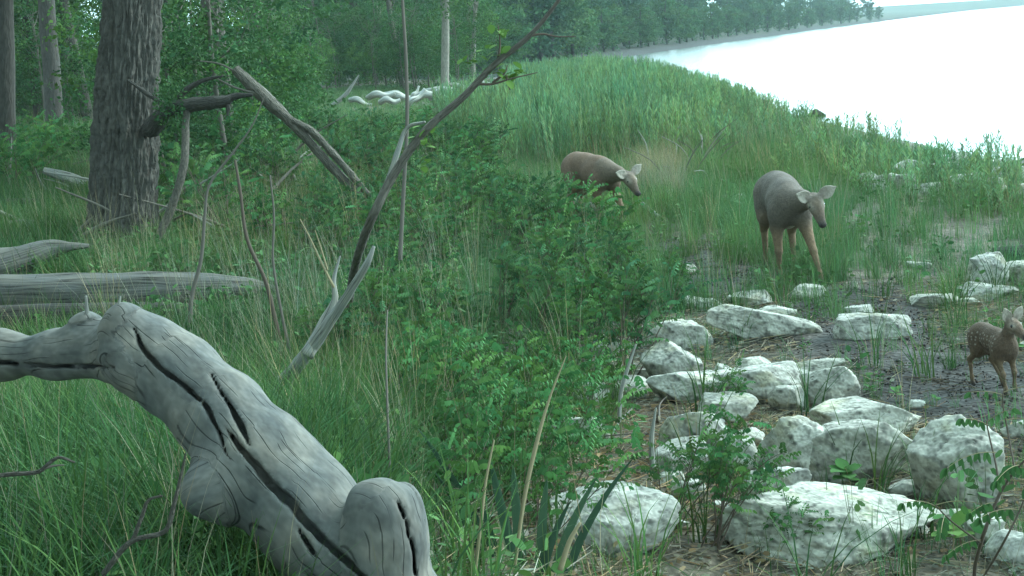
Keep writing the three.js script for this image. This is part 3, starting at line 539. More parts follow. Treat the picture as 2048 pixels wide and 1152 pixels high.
{
  const pile = 'rocks of the riprap pile', path = 'rocks edging the muddy path', shoreG = 'rocks scattered along the grassy shore';
  rock(1090, 1330, 965, 1112, 'pale grey boulder with peaked top in front of sword-leaved clump', null, { roll: 0.28, seed: 431, deep: 0.75 });
  rock(1507, 1833, 1004, 1124, 'broad flat pale slab, largest of the riprap, tilted toward the path', null, { deep: 0.8 });
  rock(1593, 1808, 834, 978, 'big rounded white boulder with small weeds before its face');
  rock(1838, 2003, 853, 1028, 'big grey and white boulder shaded on its left side');
  rock(1654, 1830, 800, 880, 'tan topped boulder behind the big rounded white boulder');
  rock(1543, 1665, 838, 978, 'white wedge boulder leaning on the big rounded boulder', null, { roll: -0.35 });
  rock(1661, 1811, 617, 682, 'two-peaked white rock standing on the dark mud path', null, { deep: 0.5 });
  rock(1442, 1625, 620, 680, 'long low white wedge rock at the edge of the mud', null, { roll: -0.22, deep: 0.4 });
  rock(1581, 1643, 566, 601, "yellowish flat rock just before the doe's forefeet");
  rock(1936, 2006, 505, 588, 'tall grey boulder on the grassy shore beside a dark log', null, { deep: 0.9 });
  for (const a of [[1314, 1413, 636, 709], [1296, 1412, 688, 782, -0.4], [1315, 1442, 738, 812], [1442, 1608, 722, 812], [1608, 1700, 742, 818], [1600, 1688, 720, 752], [1507, 1622, 930, 1022], [1715, 1796, 1004, 1042], [1783, 1846, 960, 992], [1926, 2014, 1030, 1100], [1350, 1480, 822, 942], [1318, 1424, 880, 958], [1552, 1613, 774, 828], [1143, 1213, 762, 812], [1028, 1060, 778, 798], [1088, 1210, 830, 898], [1190, 1248, 672, 716], [1276, 1308, 736, 762], [1400, 1500, 780, 850], [1660, 1720, 980, 1020], [1860, 1930, 1020, 1060], [1985, 2080, 1060, 1140], [1230, 1300, 750, 800], [1450, 1520, 880, 950], [1345, 1400, 960, 1000]])
    rock(a[0], a[1], a[2], a[3], (a[1] - a[0] > 115 ? 'large' : a[1] - a[0] > 75 ? 'middle-sized' : 'small') + (a[4] ? ' tilted' : '') + ' pale limestone block in the riprap pile below the shrubs', pile, { roll: a[4] || 0 });
  { const r = rngOf(17); for (let k = 0, m = 0; m < 34 && k < 400; k++) { const px = 1290 + 700 * r(), py = 700 + 400 * r(), p = onGround(px, py); if (!inPoly(p[0], p[1], rockPoly) || mudness(p[0], p[1]) > 0.3) continue; m++; const w = 30 + 70 * r() * r(); rock(px - w / 2, px + w / 2, py - w * (0.4 + 0.25 * r()), py, 'smaller pale stone filling a gap in the riprap pile', 'smaller stones between the riprap blocks', { roll: (r() - 0.5) * 0.6, turn: (r() - 0.5) }); } }
  for (const a of [[1322, 1400, 592, 619], [1385, 1444, 598, 618], [1464, 1550, 582, 616], [1512, 1583, 620, 636], [1694, 1746, 609, 632], [1813, 1900, 585, 616], [1903, 2018, 577, 606], [1921, 1962, 596, 612], [1702, 1717, 562, 578], [2034, 2090, 678, 704], [2018, 2080, 838, 880], [1812, 1856, 521, 539], [2018, 2090, 520, 570], [1350, 1390, 530, 552], [1820, 1850, 800, 818]])
    rock(a[0], a[1], a[2], a[3], (a[1] - a[0] > 75 ? 'broad' : a[1] - a[0] > 55 ? 'medium' : 'little') + ' low white rock set into the ground beside the muddy path', path);
  for (const a of [[1807, 1853, 325, 360], [1796, 1828, 350, 382], [1760, 1790, 355, 376], [1705, 1740, 354, 371], [1890, 1940, 312, 340], [1935, 2000, 325, 352], [1985, 2060, 338, 372], [1900, 1960, 350, 380], [1828, 1868, 372, 392], [2010, 2070, 372, 396], [1440, 1482, 394, 407], [1185, 1232, 412, 450], [1122, 1148, 404, 424], [1400, 1420, 420, 430], [1955, 1990, 362, 388], [1850, 1885, 335, 360], [2030, 2080, 318, 338], [1740, 1762, 372, 388], [1870, 1910, 330, 345], [1328, 1352, 385, 402]])
    rock(a[0] - 10, a[1] + 10, a[2] - 8, a[3] + 2, 'small white rock showing through the grass toward the water', shoreG);
  for (const a of [[1025, 1050, 478, 502], [1055, 1078, 486, 500], [1075, 1095, 478, 498], [945, 965, 370, 392], [1062, 1082, 440, 454], [1150, 1172, 548, 566], [1110, 1135, 536, 556]])
    rock(a[0], a[1], a[2], a[3], 'small white stone glimpsed through the leafy shrubs', 'white stones under the shrubs');
}
//=ANIMALS=
// ------------------------------------------------------------------ deer
function animal(bones, o) {
  const lo = V(1e9, 1e9, 1e9), hi = V(-1e9, -1e9, -1e9);
  for (const b of bones) for (const t of [0, 1]) { const p = V(b.a[0] + b.d[0] * t, b.a[1] + b.d[1] * t, b.a[2] + b.d[2] * t), rr = Math.max(b.ra, b.rb) + 0.03; lo.min(p.clone().subScalar(rr)); hi.max(p.clone().addScalar(rr)); }
  const f = (x, y, z) => { let d = 1e9; for (const b of bones) { let e = b.flat ? flatDist(b, x, y, z) : boneDist(b, x, y, z); d = d > 1e8 ? e : smin(d, e, b.k || 0.03); } return d + (o.fur || 0.002) * N3(x * 40, y * 22, z * 40); };
  const { pos, idx } = nets(f, lo, hi, o.cell), cols = [];
  for (let i = 0; i < pos.length; i += 3) {
    const [x, y, z] = [pos[i], pos[i + 1], pos[i + 2]]; let w = 0; const c = [0, 0, 0];
    for (const b of bones) { const e = b.flat ? flatDist(b, x, y, z) : boneDist(b, x, y, z); const q = Math.exp(-Math.max(-0.02, e) * (o.sharp || 70)) * (b.wt || 1); const cb = b.flat && b.nn > 0 ? b.colIn : b.col2 ? b.col.map((v, k) => lerp(v, b.col2[k], b.h)) : b.col; w += q; for (let k = 0; k < 3; k++) c[k] += q * cb[k]; }
    const n = 1 + 0.36 * N3(x * 70, y * 50, z * 70) + 0.3 * fbm(x * 8, y * 8, z * 8, 3); const col = c.map(v => v / w * n);
    if (o.spots) { const s = o.spots(x, y, z); for (let k = 0; k < 3; k++) col[k] = lerp(col[k], [0.34, 0.3, 0.25][k], s); }
    cols.push(...col);
  }
  return boxUV(geo(pos, idx, cols), 0.22);
}
function flatDist(b, x, y, z) {                      // an ear: a flattened leaf shape across b.n
  const px = x - b.a[0], py = y - b.a[1], pz = z - b.a[2];
  const h = clamp((px * b.d[0] + py * b.d[1] + pz * b.d[2]) / b.l2), qx = px - b.d[0] * h, qy = py - b.d[1] * h, qz = pz - b.d[2] * h;
  b.h = h; const nn = b.nn = qx * b.n[0] + qy * b.n[1] + qz * b.n[2], rad = b.ra * Math.sin(Math.PI * clamp(0.12 + 0.88 * h)) + 0.004;
  const side = Math.sqrt(Math.max(0, qx * qx + qy * qy + qz * qz - nn * nn));
  return Math.max(Math.hypot(side, 0) - rad, Math.abs(nn - 0.3 * side * side / (b.ra + 0.01)) - b.rb) ;
}
const COAT = { back: [0.115, 0.092, 0.077], side: [0.13, 0.105, 0.086], leg: [0.22, 0.145, 0.09], legIn: [0.36, 0.27, 0.18], belly: [0.42, 0.37, 0.31], neck: [0.135, 0.108, 0.088], face: [0.14, 0.1, 0.075], pale: [0.42, 0.37, 0.31], nose: [0.02, 0.02, 0.02], hoof: [0.035, 0.03, 0.028], ear: [0.22, 0.175, 0.15], rufous: [0.22, 0.125, 0.065] };
const mirror = (p, s) => [p[0] * s, p[1], p[2]];
function headBones(poll, fwd, up, s, c, earDirs) {    // skull, muzzle, nose, jaw, ears from a frame
  const Fw = V(...fwd).normalize(), Up = V(...up); Up.addScaledVector(Fw, -Up.dot(Fw)).normalize(); const Lf = Up.clone().cross(Fw).normalize();
  const P = (f, u, l) => { const q = V(...poll).addScaledVector(Fw, f * s).addScaledVector(Up, u * s).addScaledVector(Lf, l * s); return arr(q); };
  const B = [];
  B.push(bone(P(0, 0, 0), P(0.075, 0.005, 0), 0.07 * s, 0.066 * s, { col: c.face, k: 0.04 * s }));
  B.push(bone(P(0.06, 0.002, 0), P(0.16, -0.012, 0), 0.06 * s, 0.043 * s, { col: c.rufous, col2: c.face, k: 0.04 * s }));
  B.push(bone(P(0.16, -0.012, 0), P(0.245, -0.022, 0), 0.043 * s, 0.032 * s, { col: c.face, k: 0.03 * s }));
  B.push(bone(P(0.262, -0.014, 0.012), P(0.262, -0.014, -0.012), 0.022 * s, 0.022 * s, { col: c.nose, k: 0.02 * s, wt: 4 }));
  B.push(bone(P(0.04, -0.045, 0), P(0.235, -0.045, 0), 0.042 * s, 0.022 * s, { col: c.pale, k: 0.03 * s }));
  for (const l of [-1, 1]) {
    B.push(bone(P(0.055, 0.028, 0.046 * l), P(0.085, 0.026, 0.046 * l), 0.023 * s, 0.02 * s, { col: c.pale, k: 0.02 * s, wt: 1.6 }));
    const e = earDirs[l > 0 ? 1 : 0], d = V(0, 0, 0).addScaledVector(Fw, e[0]).addScaledVector(Up, e[1]).addScaledVector(Lf, e[2] * l).normalize(), fr = V(0, 0.15, 1), nrm = fr.clone().addScaledVector(d, -fr.dot(d)).addScaledVector(Lf, 0.2 * l).normalize();
    const a = V(...P(-0.012, 0.04, 0.045 * l)), b = a.clone().addScaledVector(d, 0.18 * s);
    B.push(bone(arr(a), arr(a.clone().addScaledVector(d, 0.04 * s)), 0.026 * s, 0.02 * s, { col: c.ear, k: 0.02 * s }));
    B.push({ ...bone(arr(a), arr(b), 0.056 * s, 0.009 * s), flat: true, n: arr(nrm), col: c.ear, colIn: c.pale, k: 0.012 * s });
  }
  return { B, eyes: [-1, 1].map(l => P(0.074, 0.03, 0.06 * l)) };
}
function legBones(B, pts, rad, c, s) {                // shoulder/hip .. hoof
  for (let i = 0; i < pts.length - 1; i++) B.push(bone(pts[i], pts[i + 1], rad[i] * s, rad[i + 1] * s, { col: i === 0 ? c.side : i === 1 ? c.leg : i === pts.length - 2 ? c.hoof : c.leg, k: (i < 1 ? 0.08 : 0.025) * s, wt: i === pts.length - 2 ? 2 : 1 }));
}
function putDeer(name, label, bones, eyes, eyeR, pos, yaw, o) {
  const t = thing(name, label, 'deer');
  t.position.copy(pos); t.rotation.y = yaw; if (o.lean) t.rotation.z = o.lean; if (o.scale) t.scale.setScalar(o.scale);
  part(t, 'body', animal(bones, o), M.fur);
  for (const e of eyes) { const m = part(t, 'eye', new THREE.SphereGeometry(eyeR, 16, 12), M.eye); m.position.set(...e); }
  return t;
}
function doeBones(c, fl, fr, hl, hr, head) {
  const B = [];
  B.push(bone([0, 0.845, -0.44], [0, 0.80, -0.2], 0.135, 0.15, { col: c.back, k: 0.12 }));
  B.push(bone([0, 0.775, -0.2], [0, 0.735, 0.12], 0.165, 0.175, { col: c.side, k: 0.12 }));
  B.push(bone([0, 0.735, 0.12], [0, 0.735, 0.3], 0.17, 0.14, { col: c.side, k: 0.12 }));
  B.push(bone([0, 0.86, -0.5], [0, 0.87, 0.2], 0.105, 0.08, { col: c.back, k: 0.1 }));
  B.push(bone([0, 0.60, -0.28], [0, 0.565, 0.16], 0.06, 0.075, { col: c.belly, k: 0.09, wt: 0.8 }));
  B.push(bone([0, 0.66, 0.32], [0, 0.72, 0.4], 0.105, 0.1, { col: c.neck, k: 0.1 }));
  for (const s of [-1, 1]) B.push(bone([0.08 * s, 0.80, 0.2], [0.1 * s, 0.64, 0.3], 0.08, 0.085, { col: c.side, k: 0.06 }));
  for (const s of [-1, 1]) B.push(bone([0.08 * s, 0.82, -0.47], [0.1 * s, 0.66, -0.36], 0.12, 0.12, { col: c.side, k: 0.07 }));
  B.push(bone([0, 0.86, -0.6], [0, 0.66, -0.665], 0.035, 0.028, { col: c.rufous, col2: c.pale, k: 0.03 }));   // tail
  const n0 = [0, 0.79, 0.33], n1 = head.poll;
  B.push(bone(n0, [lerp(0, n1[0], 0.5), lerp(n0[1], n1[1], 0.5), lerp(n0[2], n1[2], 0.5)], 0.125, 0.088, { col: c.neck, k: 0.1 }));
  B.push(bone([lerp(0, n1[0], 0.5), lerp(n0[1], n1[1], 0.5), lerp(n0[2], n1[2], 0.5)], n1, 0.088, 0.064, { col: c.neck, k: 0.06 }));
  legBones(B, fl, [0.085, 0.062, 0.034, 0.021, 0.024, 0.026], c, 1); legBones(B, fr, [0.085, 0.062, 0.034, 0.021, 0.024, 0.026], c, 1);
  legBones(B, hl, [0.13, 0.092, 0.04, 0.023, 0.024, 0.026], c, 1); legBones(B, hr, [0.13, 0.092, 0.04, 0.023, 0.024, 0.026], c, 1);
  const hb = headBones(head.poll, head.fwd, head.up, 1, c, head.ears);
  return { B: [...B, ...hb.B], eyes: hb.eyes };
}
{
  // the doe stepping toward the camera; local +z is ahead, +x her left
  const fr = [[-0.11, 0.68, 0.29], [-0.125, 0.52, 0.25], [-0.125, 0.30, 0.3], [-0.125, 0.1, 0.27], [-0.125, 0.035, 0.29], [-0.125, 0.01, 0.325]];
  const fl = [[0.11, 0.68, 0.31], [0.13, 0.53, 0.36], [0.165, 0.31, 0.52], [0.2, 0.11, 0.6], [0.205, 0.035, 0.635], [0.21, 0.012, 0.67]];
  const hr = [[-0.1, 0.77, -0.42], [-0.13, 0.56, -0.34], [-0.12, 0.40, -0.62], [-0.12, 0.11, -0.62], [-0.12, 0.035, -0.6], [-0.12, 0.01, -0.565]];
  const hl = [[0.1, 0.77, -0.40], [0.13, 0.55, -0.2], [0.12, 0.39, -0.4], [0.12, 0.11, -0.33], [0.12, 0.035, -0.3], [0.12, 0.01, -0.265]];
  const d = doeBones(COAT, fl, fr, hl, hr, { poll: [0.17, 0.80, 0.66], fwd: [0.16, -0.74, 0.56], up: [0.0, 0.6, 0.8], ears: [[-0.1, 0.75, 0.9], [-0.1, 0.5, 1]] });
  const p = hit(1592, 562); p.y -= 0.005;
  putDeer('doe', 'grey-brown doe with lowered head stepping forward onto the mud path', d.B, d.eyes, 0.016, p.clone().add(V(0, 0, -0.35)), -0.04, { scale: 0.98, cell: 0.009 });
  // the second doe behind the shrubs
  const fr2 = [[-0.11, 0.68, 0.29], [-0.12, 0.52, 0.25], [-0.12, 0.30, 0.28], [-0.12, 0.1, 0.25], [-0.12, 0.035, 0.26], [-0.12, 0.01, 0.3]];
  const fl2 = [[0.11, 0.68, 0.31], [0.12, 0.52, 0.31], [0.13, 0.31, 0.42], [0.13, 0.11, 0.4], [0.13, 0.05, 0.36], [0.13, 0.02, 0.35]];
  const hr2 = [[-0.1, 0.77, -0.42], [-0.13, 0.56, -0.28], [-0.12, 0.40, -0.5], [-0.12, 0.11, -0.36], [-0.12, 0.035, -0.33], [-0.12, 0.01, -0.29]];
  const hl2 = [[0.1, 0.77, -0.42], [0.13, 0.56, -0.36], [0.12, 0.40, -0.66], [0.12, 0.11, -0.75], [0.12, 0.035, -0.74], [0.12, 0.01, -0.71]];
  const c2 = { ...COAT, back: [0.18, 0.11, 0.072], side: [0.175, 0.112, 0.078], neck: [0.155, 0.115, 0.085] };
  const e = doeBones(c2, fl2, fr2, hl2, hr2, { poll: [0.1, 0.70, 0.72], fwd: [0.18, -0.75, 0.6], up: [0, 0.6, 0.8], ears: [[-0.3, 0.45, 1], [-0.3, 0.4, 1]] });
  const p2 = hit(1196, 458);
  putDeer('doe', 'reddish-brown doe half hidden by leafy shrubs, head down', e.B, e.eyes, 0.016, p2, 0.42, { cell: 0.01 });
  // the spotted fawn
  const cf = { ...COAT, back: [0.085, 0.055, 0.035], side: [0.1, 0.065, 0.042], leg: [0.17, 0.115, 0.07], neck: [0.12, 0.08, 0.055], face: [0.15, 0.1, 0.07], rufous: [0.17, 0.095, 0.055], belly: [0.3, 0.25, 0.19], ear: [0.1, 0.07, 0.05] };
  const B = [];
  B.push(bone([0, 0.395, -0.17], [0, 0.375, 0.02], 0.072, 0.078, { col: cf.back, k: 0.05 }));
  B.push(bone([0, 0.365, 0.0], [0, 0.36, 0.13], 0.078, 0.068, { col: cf.side, k: 0.05 }));
  B.push(bone([0, 0.41, -0.19], [0, 0.405, 0.1], 0.05, 0.042, { col: cf.back, k: 0.05 }));
  B.push(bone([0, 0.31, -0.1], [0, 0.3, 0.08], 0.03, 0.035, { col: cf.belly, k: 0.04, wt: 0.6 }));
  B.push(bone([0, 0.34, 0.14], [0, 0.38, 0.16], 0.058, 0.05, { col: cf.neck, k: 0.05 }));
  for (const s of [-1, 1]) { B.push(bone([0.035 * s, 0.39, -0.17], [0.048 * s, 0.31, -0.13], 0.055, 0.05, { col: cf.side, k: 0.04 })); B.push(bone([0.035 * s, 0.38, 0.1], [0.045 * s, 0.3, 0.12], 0.04, 0.04, { col: cf.side, k: 0.03 })); }
  B.push(bone([0, 0.41, -0.235], [0, 0.33, -0.26], 0.018, 0.013, { col: cf.back, k: 0.02 }));
  const poll = [-0.005, 0.535, 0.235];
  B.push(bone([0, 0.395, 0.14], [0, 0.47, 0.19], 0.052, 0.038, { col: cf.neck, k: 0.05 })); B.push(bone([0, 0.47, 0.19], poll, 0.038, 0.036, { col: cf.neck, col2: cf.face, k: 0.03 }));
  const R = [0.036, 0.026, 0.015, 0.0105, 0.0115, 0.012], RH = [0.05, 0.036, 0.017, 0.011, 0.0115, 0.012];
  legBones(B, [[0.05, 0.33, 0.13], [0.06, 0.265, 0.11], [0.07, 0.15, 0.135], [0.075, 0.05, 0.125], [0.075, 0.02, 0.13], [0.075, 0.006, 0.15]], R, cf, 1);
  legBones(B, [[-0.05, 0.33, 0.13], [-0.055, 0.265, 0.12], [-0.04, 0.15, 0.17], [-0.03, 0.05, 0.18], [-0.03, 0.02, 0.185], [-0.03, 0.006, 0.205]], R, cf, 1);
  legBones(B, [[0.045, 0.36, -0.16], [0.06, 0.27, -0.1], [0.065, 0.19, -0.16], [0.085, 0.055, -0.06], [0.087, 0.02, -0.045], [0.087, 0.006, -0.025]], RH, cf, 1);
  legBones(B, [[-0.045, 0.36, -0.17], [-0.06, 0.27, -0.14], [-0.062, 0.19, -0.245], [-0.065, 0.055, -0.22], [-0.065, 0.02, -0.21], [-0.065, 0.006, -0.19]], RH, cf, 1);
  const hb = headBones(poll, [0.18, -0.42, 0.9], [0, 0.9, 0.4], 0.62, cf, [[-0.3, 1, 0.35], [-0.3, 0.9, 0.75]]);
  const spot = (x, y, z) => { if (y < 0.33 || y > 0.44 || z > 0.15 || z < -0.23) return 0; const sx = Math.round(z / 0.034), sy = Math.round(y / 0.03), r = rngOf(sx * 71 + sy * 131 + (x > 0 ? 7 : 0)); const cz = (sx + (r() - 0.5) * 0.5) * 0.034, cy = (sy + (r() - 0.5) * 0.5) * 0.03; return 0.65 * sstep(0.0085, 0.004, Math.hypot(z - cz, y - cy)); };
  const p3 = hit(1992, 779);
  putDeer('spotted_fawn', 'small spotted fawn with raised ears standing on the mud', [...B, ...hb.B], hb.eyes, 0.0125, p3, 0.2, { scale: 0.86, cell: 0.0052, fur: 0.0015, sharp: 120, spots: spot });
}
//=VEGETATION=
// ------------------------------------------------------------------ false-indigo shrubs
function shrubKind(seed, { h = 1, stems = 8, lean = V(0.35, 0, 0.05), size = 0.044, twigs = 4, gap = 0.055, col = [0.05, 0.1, 0.032], spread = 0.5 }) {
  const r = rngOf(seed), st = new Mix(), lf = new Mix();
  for (let s = 0; s < stems; s++) {
    const a = r() * 6.283, d = V(Math.cos(a) * spread * r(), 1, Math.sin(a) * spread * r()).addScaledVector(lean, 0.5 + r()), H0 = h * (0.65 + 0.4 * r());
    const b = V((r() - 0.5) * 0.2, -0.05, (r() - 0.5) * 0.2), pts = [b]; d.normalize();
    for (let k = 1; k <= 4; k++) { const q = b.clone().addScaledVector(d, H0 * k / 4); q.x += (r() - 0.5) * 0.05 * h + lean.x * 0.12 * (k / 4) ** 2; q.z += (r() - 0.5) * 0.05 * h; pts.push(q); }
    const cv = new THREE.CatmullRomCurve3(pts);
    st.tube(pts, [0.0075 * h, 0.005 * h, 0.002], 5, { n: 8 });
    const sprays = [[pts[3].clone(), pts[4].clone().sub(pts[3]).normalize(), H0 * 0.3]];
    for (let k = 0; k < twigs; k++) {
      const t = 0.35 + 0.6 * r(), p = cv.getPoint(t), dd = d.clone().addScaledVector(rdir(r), 0.75); dd.y = Math.abs(dd.y) * 0.7 + 0.15; dd.normalize(); const L = h * (0.14 + 0.22 * r());
      const e = p.clone().addScaledVector(dd, L); st.tube([p, p.clone().lerp(e, 0.5).add(V(0, 0.02 * h, 0)), e], [0.0035 * h, 0.0013], 4, { n: 3 }); sprays.push([p, dd, L]);
    }
    for (const [p, dd, L] of sprays) for (let u = 0.25 * L; u < L * 1.02; u += gap * (0.7 + 0.6 * r())) {
      const q = p.clone().addScaledVector(dd, u), o = rdir(r); o.y = o.y * 0.4 + 0.35; const ld = dd.clone().multiplyScalar(0.5).add(o).normalize();
      pinnateInto(lf, q, ld, (0.1 + 0.07 * r()) * size / 0.036, size, green(r, col, 0.42), r, 5);
    }
  }
  return { stems: st.build(), foliage: lf.build() };
}
function plantShrub(kind, name, label, group, x, z, s, turn, mat = M.twig) {
  const t = thing(name, label, 'shrub', group); t.position.set(x, G(x, z), z); t.rotation.y = turn; t.scale.setScalar(s);
  part(t, 'stems', kind.stems, mat); part(t, 'foliage', kind.foliage, M.leaf).userData.kind = 'stuff'; return t;
}
const SHRUB = [0, 1, 2, 3, 4].map(i => shrubKind(900 + i, { h: 1, stems: 7 + i % 3, twigs: 4, gap: 0.085, col: [[0.062, 0.12, 0.036], [0.07, 0.135, 0.04], [0.055, 0.105, 0.036], [0.078, 0.14, 0.045], [0.062, 0.12, 0.045]][i] }));
const OPEN = [0, 1].map(i => shrubKind(950 + i, { h: 1, stems: 6, twigs: 4, size: 0.06, gap: 0.1, spread: 0.6, col: [0.07, 0.14, 0.04] }));
const shrubPts = [];
{
  const r = rngOf(60);
  const field = (poly, n, gap, label, group, hs, kinds, turn) => {
    const xs = poly.map(p => p[0]), zs = poly.map(p => p[1]), x0 = Math.min(...xs), x1 = Math.max(...xs), z0 = Math.min(...zs), z1 = Math.max(...zs);
    for (let k = 0, m = 0; m < n && k < n * 60; k++) {
      const x = lerp(x0, x1, r()), z = lerp(z0, z1, r()); if (!inPoly(x, z, poly)) continue;
      if (shrubPts.some(p => Math.hypot(p[0] - x, p[1] - z) < gap)) continue;
      shrubPts.push([x, z]); m++;
      const ki = Math.floor(r() * kinds.length), hh = r(); plantShrub(kinds[ki], 'indigo_shrub', (hh > 0.5 ? 'taller ' : 'shorter ') + ['mid green ', 'fresh green ', 'dull green ', 'pale green ', 'bluish green '][ki % 5] + label, group, x, z, lerp(hs[0], hs[1], hh), (r() - 0.5) * turn);
    }
  };
  const P = l => l.map(p => onGround(...p));
  field(P([[720, 960], [830, 1130], [1120, 1100], [1330, 1000], [1290, 800], [760, 800]]), 20, 0.22, 'low open shrub with drooping leaflets between driftwood trunk and riprap', 'open shrubs before the thicket', [0.42, 0.6], OPEN, 1.2);
  field(P([[650, 830], [1290, 800], [1300, 640], [1150, 560], [650, 560]]), 22, 0.36, 'leafy shrub with drooping leaflets in the thicket beside the riprap', 'shrubs of the thicket beside the riprap', [0.62, 0.86], SHRUB, 1.4);
  field(P([[600, 560], [1120, 560], [1130, 530], [1080, 470], [1000, 400], [600, 400]]), 42, 0.4, 'leafy shrub in the thicket in front of the half hidden doe', 'shrubs of the thicket before the hidden doe', [0.75, 1.0], SHRUB, 1.6);
  field(P([[640, 420], [960, 420], [980, 330], [860, 290], [640, 300]]), 34, 0.6, 'leafy shrub at the back of the thicket near the tall green shoots', 'shrubs at the back of the thicket', [0.9, 1.2], SHRUB, 2);
  field(P([[330, 500], [640, 540], [640, 300], [420, 265], [330, 300]]), 36, 0.65, 'twiggy green shrub between the big furrowed tree and the thicket', 'twiggy shrubs beside the big tree', [1.0, 1.6], [...SHRUB, ...OPEN], 6);
  field(P([[-60, 420], [170, 460], [170, 300], [-60, 300]]), 16, 0.8, 'twiggy green shrub among fallen logs at the foot of the wood', 'twiggy shrubs among the logs', [0.8, 1.2], OPEN, 6);
  const one = (px, py, s, k, turn, label) => { const p = hit(px, py); plantShrub(k, 'indigo_shrub', label, null, p.x, p.z, s, turn); };
  one(1410, 1095, 0.62, SHRUB[1], 0.1, 'shrub arching over the white riprap with dark drooping leaflets');
  one(1345, 1060, 0.6, SHRUB[3], 0.25, 'shrub beside the peaked boulder with stems fanning toward the riprap');
  one(1560, 1110, 0.26, OPEN[0], 0.1, 'small leafy sprig growing over the broad flat slab');
  one(1330, 600, 0.5, SHRUB[0], 0.1, 'low shrub next to the long white wedge rock');
  one(1225, 540, 0.42, SHRUB[2], 0.1, 'shrub just below the half hidden doe, at the end of the mud path');
  one(1150, 492, 0.6, SHRUB[4], 0.2, "shrub right before the half hidden doe's flank");
  one(1120, 505, 0.85, OPEN[0], 0.3, 'open shrub with large leaflets reaching across the hidden doe');
  one(1195, 520, 0.75, OPEN[1], 0.2, 'open shrub on the bare ground below the hidden doe\'s head');
  one(1440, 830, 0.36, SHRUB[3], 0.1, 'short shrub rooted among the riprap blocks');
}

// ------------------------------------------------------------------ right foreground shrub, leaflet by leaflet
const leafShape = (() => { const p = [], i = [], N = 8; p.push([0, 0, 0]); for (let k = 1; k <= N; k++) { const t = k / (N + 1), w = 0.27 * Math.pow(Math.sin(Math.PI * Math.pow(t, 0.85)), 0.7); p.push([t, 0.03 * Math.sin(t * 3.1) + 0.035, w], [t, 0.03 * Math.sin(t * 3.1), 0], [t, 0.03 * Math.sin(t * 3.1) + 0.035, -w]); } p.push([1, 0.0, 0]); const e = p.length - 1; i.push(0, 1, 2, 0, 2, 3); for (let k = 0; k < N - 1; k++) { const a = 1 + 3 * k, b = a + 3; i.push(a, b, a + 1, a + 1, b, b + 1, a + 1, b + 1, a + 2, a + 2, b + 1, b + 2); } const a = 1 + 3 * (N - 1); i.push(a, e, a + 1, a + 1, e, a + 2); return { p, i }; })();
const leafGeo = [[0.06, 0.12, 0.036], [0.072, 0.14, 0.042], [0.05, 0.1, 0.034]].map(c => { const m = new Mix(); m.add(leafShape, new THREE.Matrix4(), c); return m.build(); });
const broadShape = { p: leafShape.p.map(q => [q[0], q[1] * 1.4, q[2] * 1.55]), i: leafShape.i };
const broadGeo = [[0.06, 0.13, 0.035], [0.075, 0.15, 0.04], [0.11, 0.17, 0.035]].map(c => { const m = new Mix(); m.add(broadShape, new THREE.Matrix4(), c); return m.build(); });
function leafMesh(parent, g, pos, dir, s, up, name = 'leaf') { const m = part(parent, name, g, M.leaf); place(pos, dir, s, up).decompose(m.position, m.quaternion, m.scale); return m; }
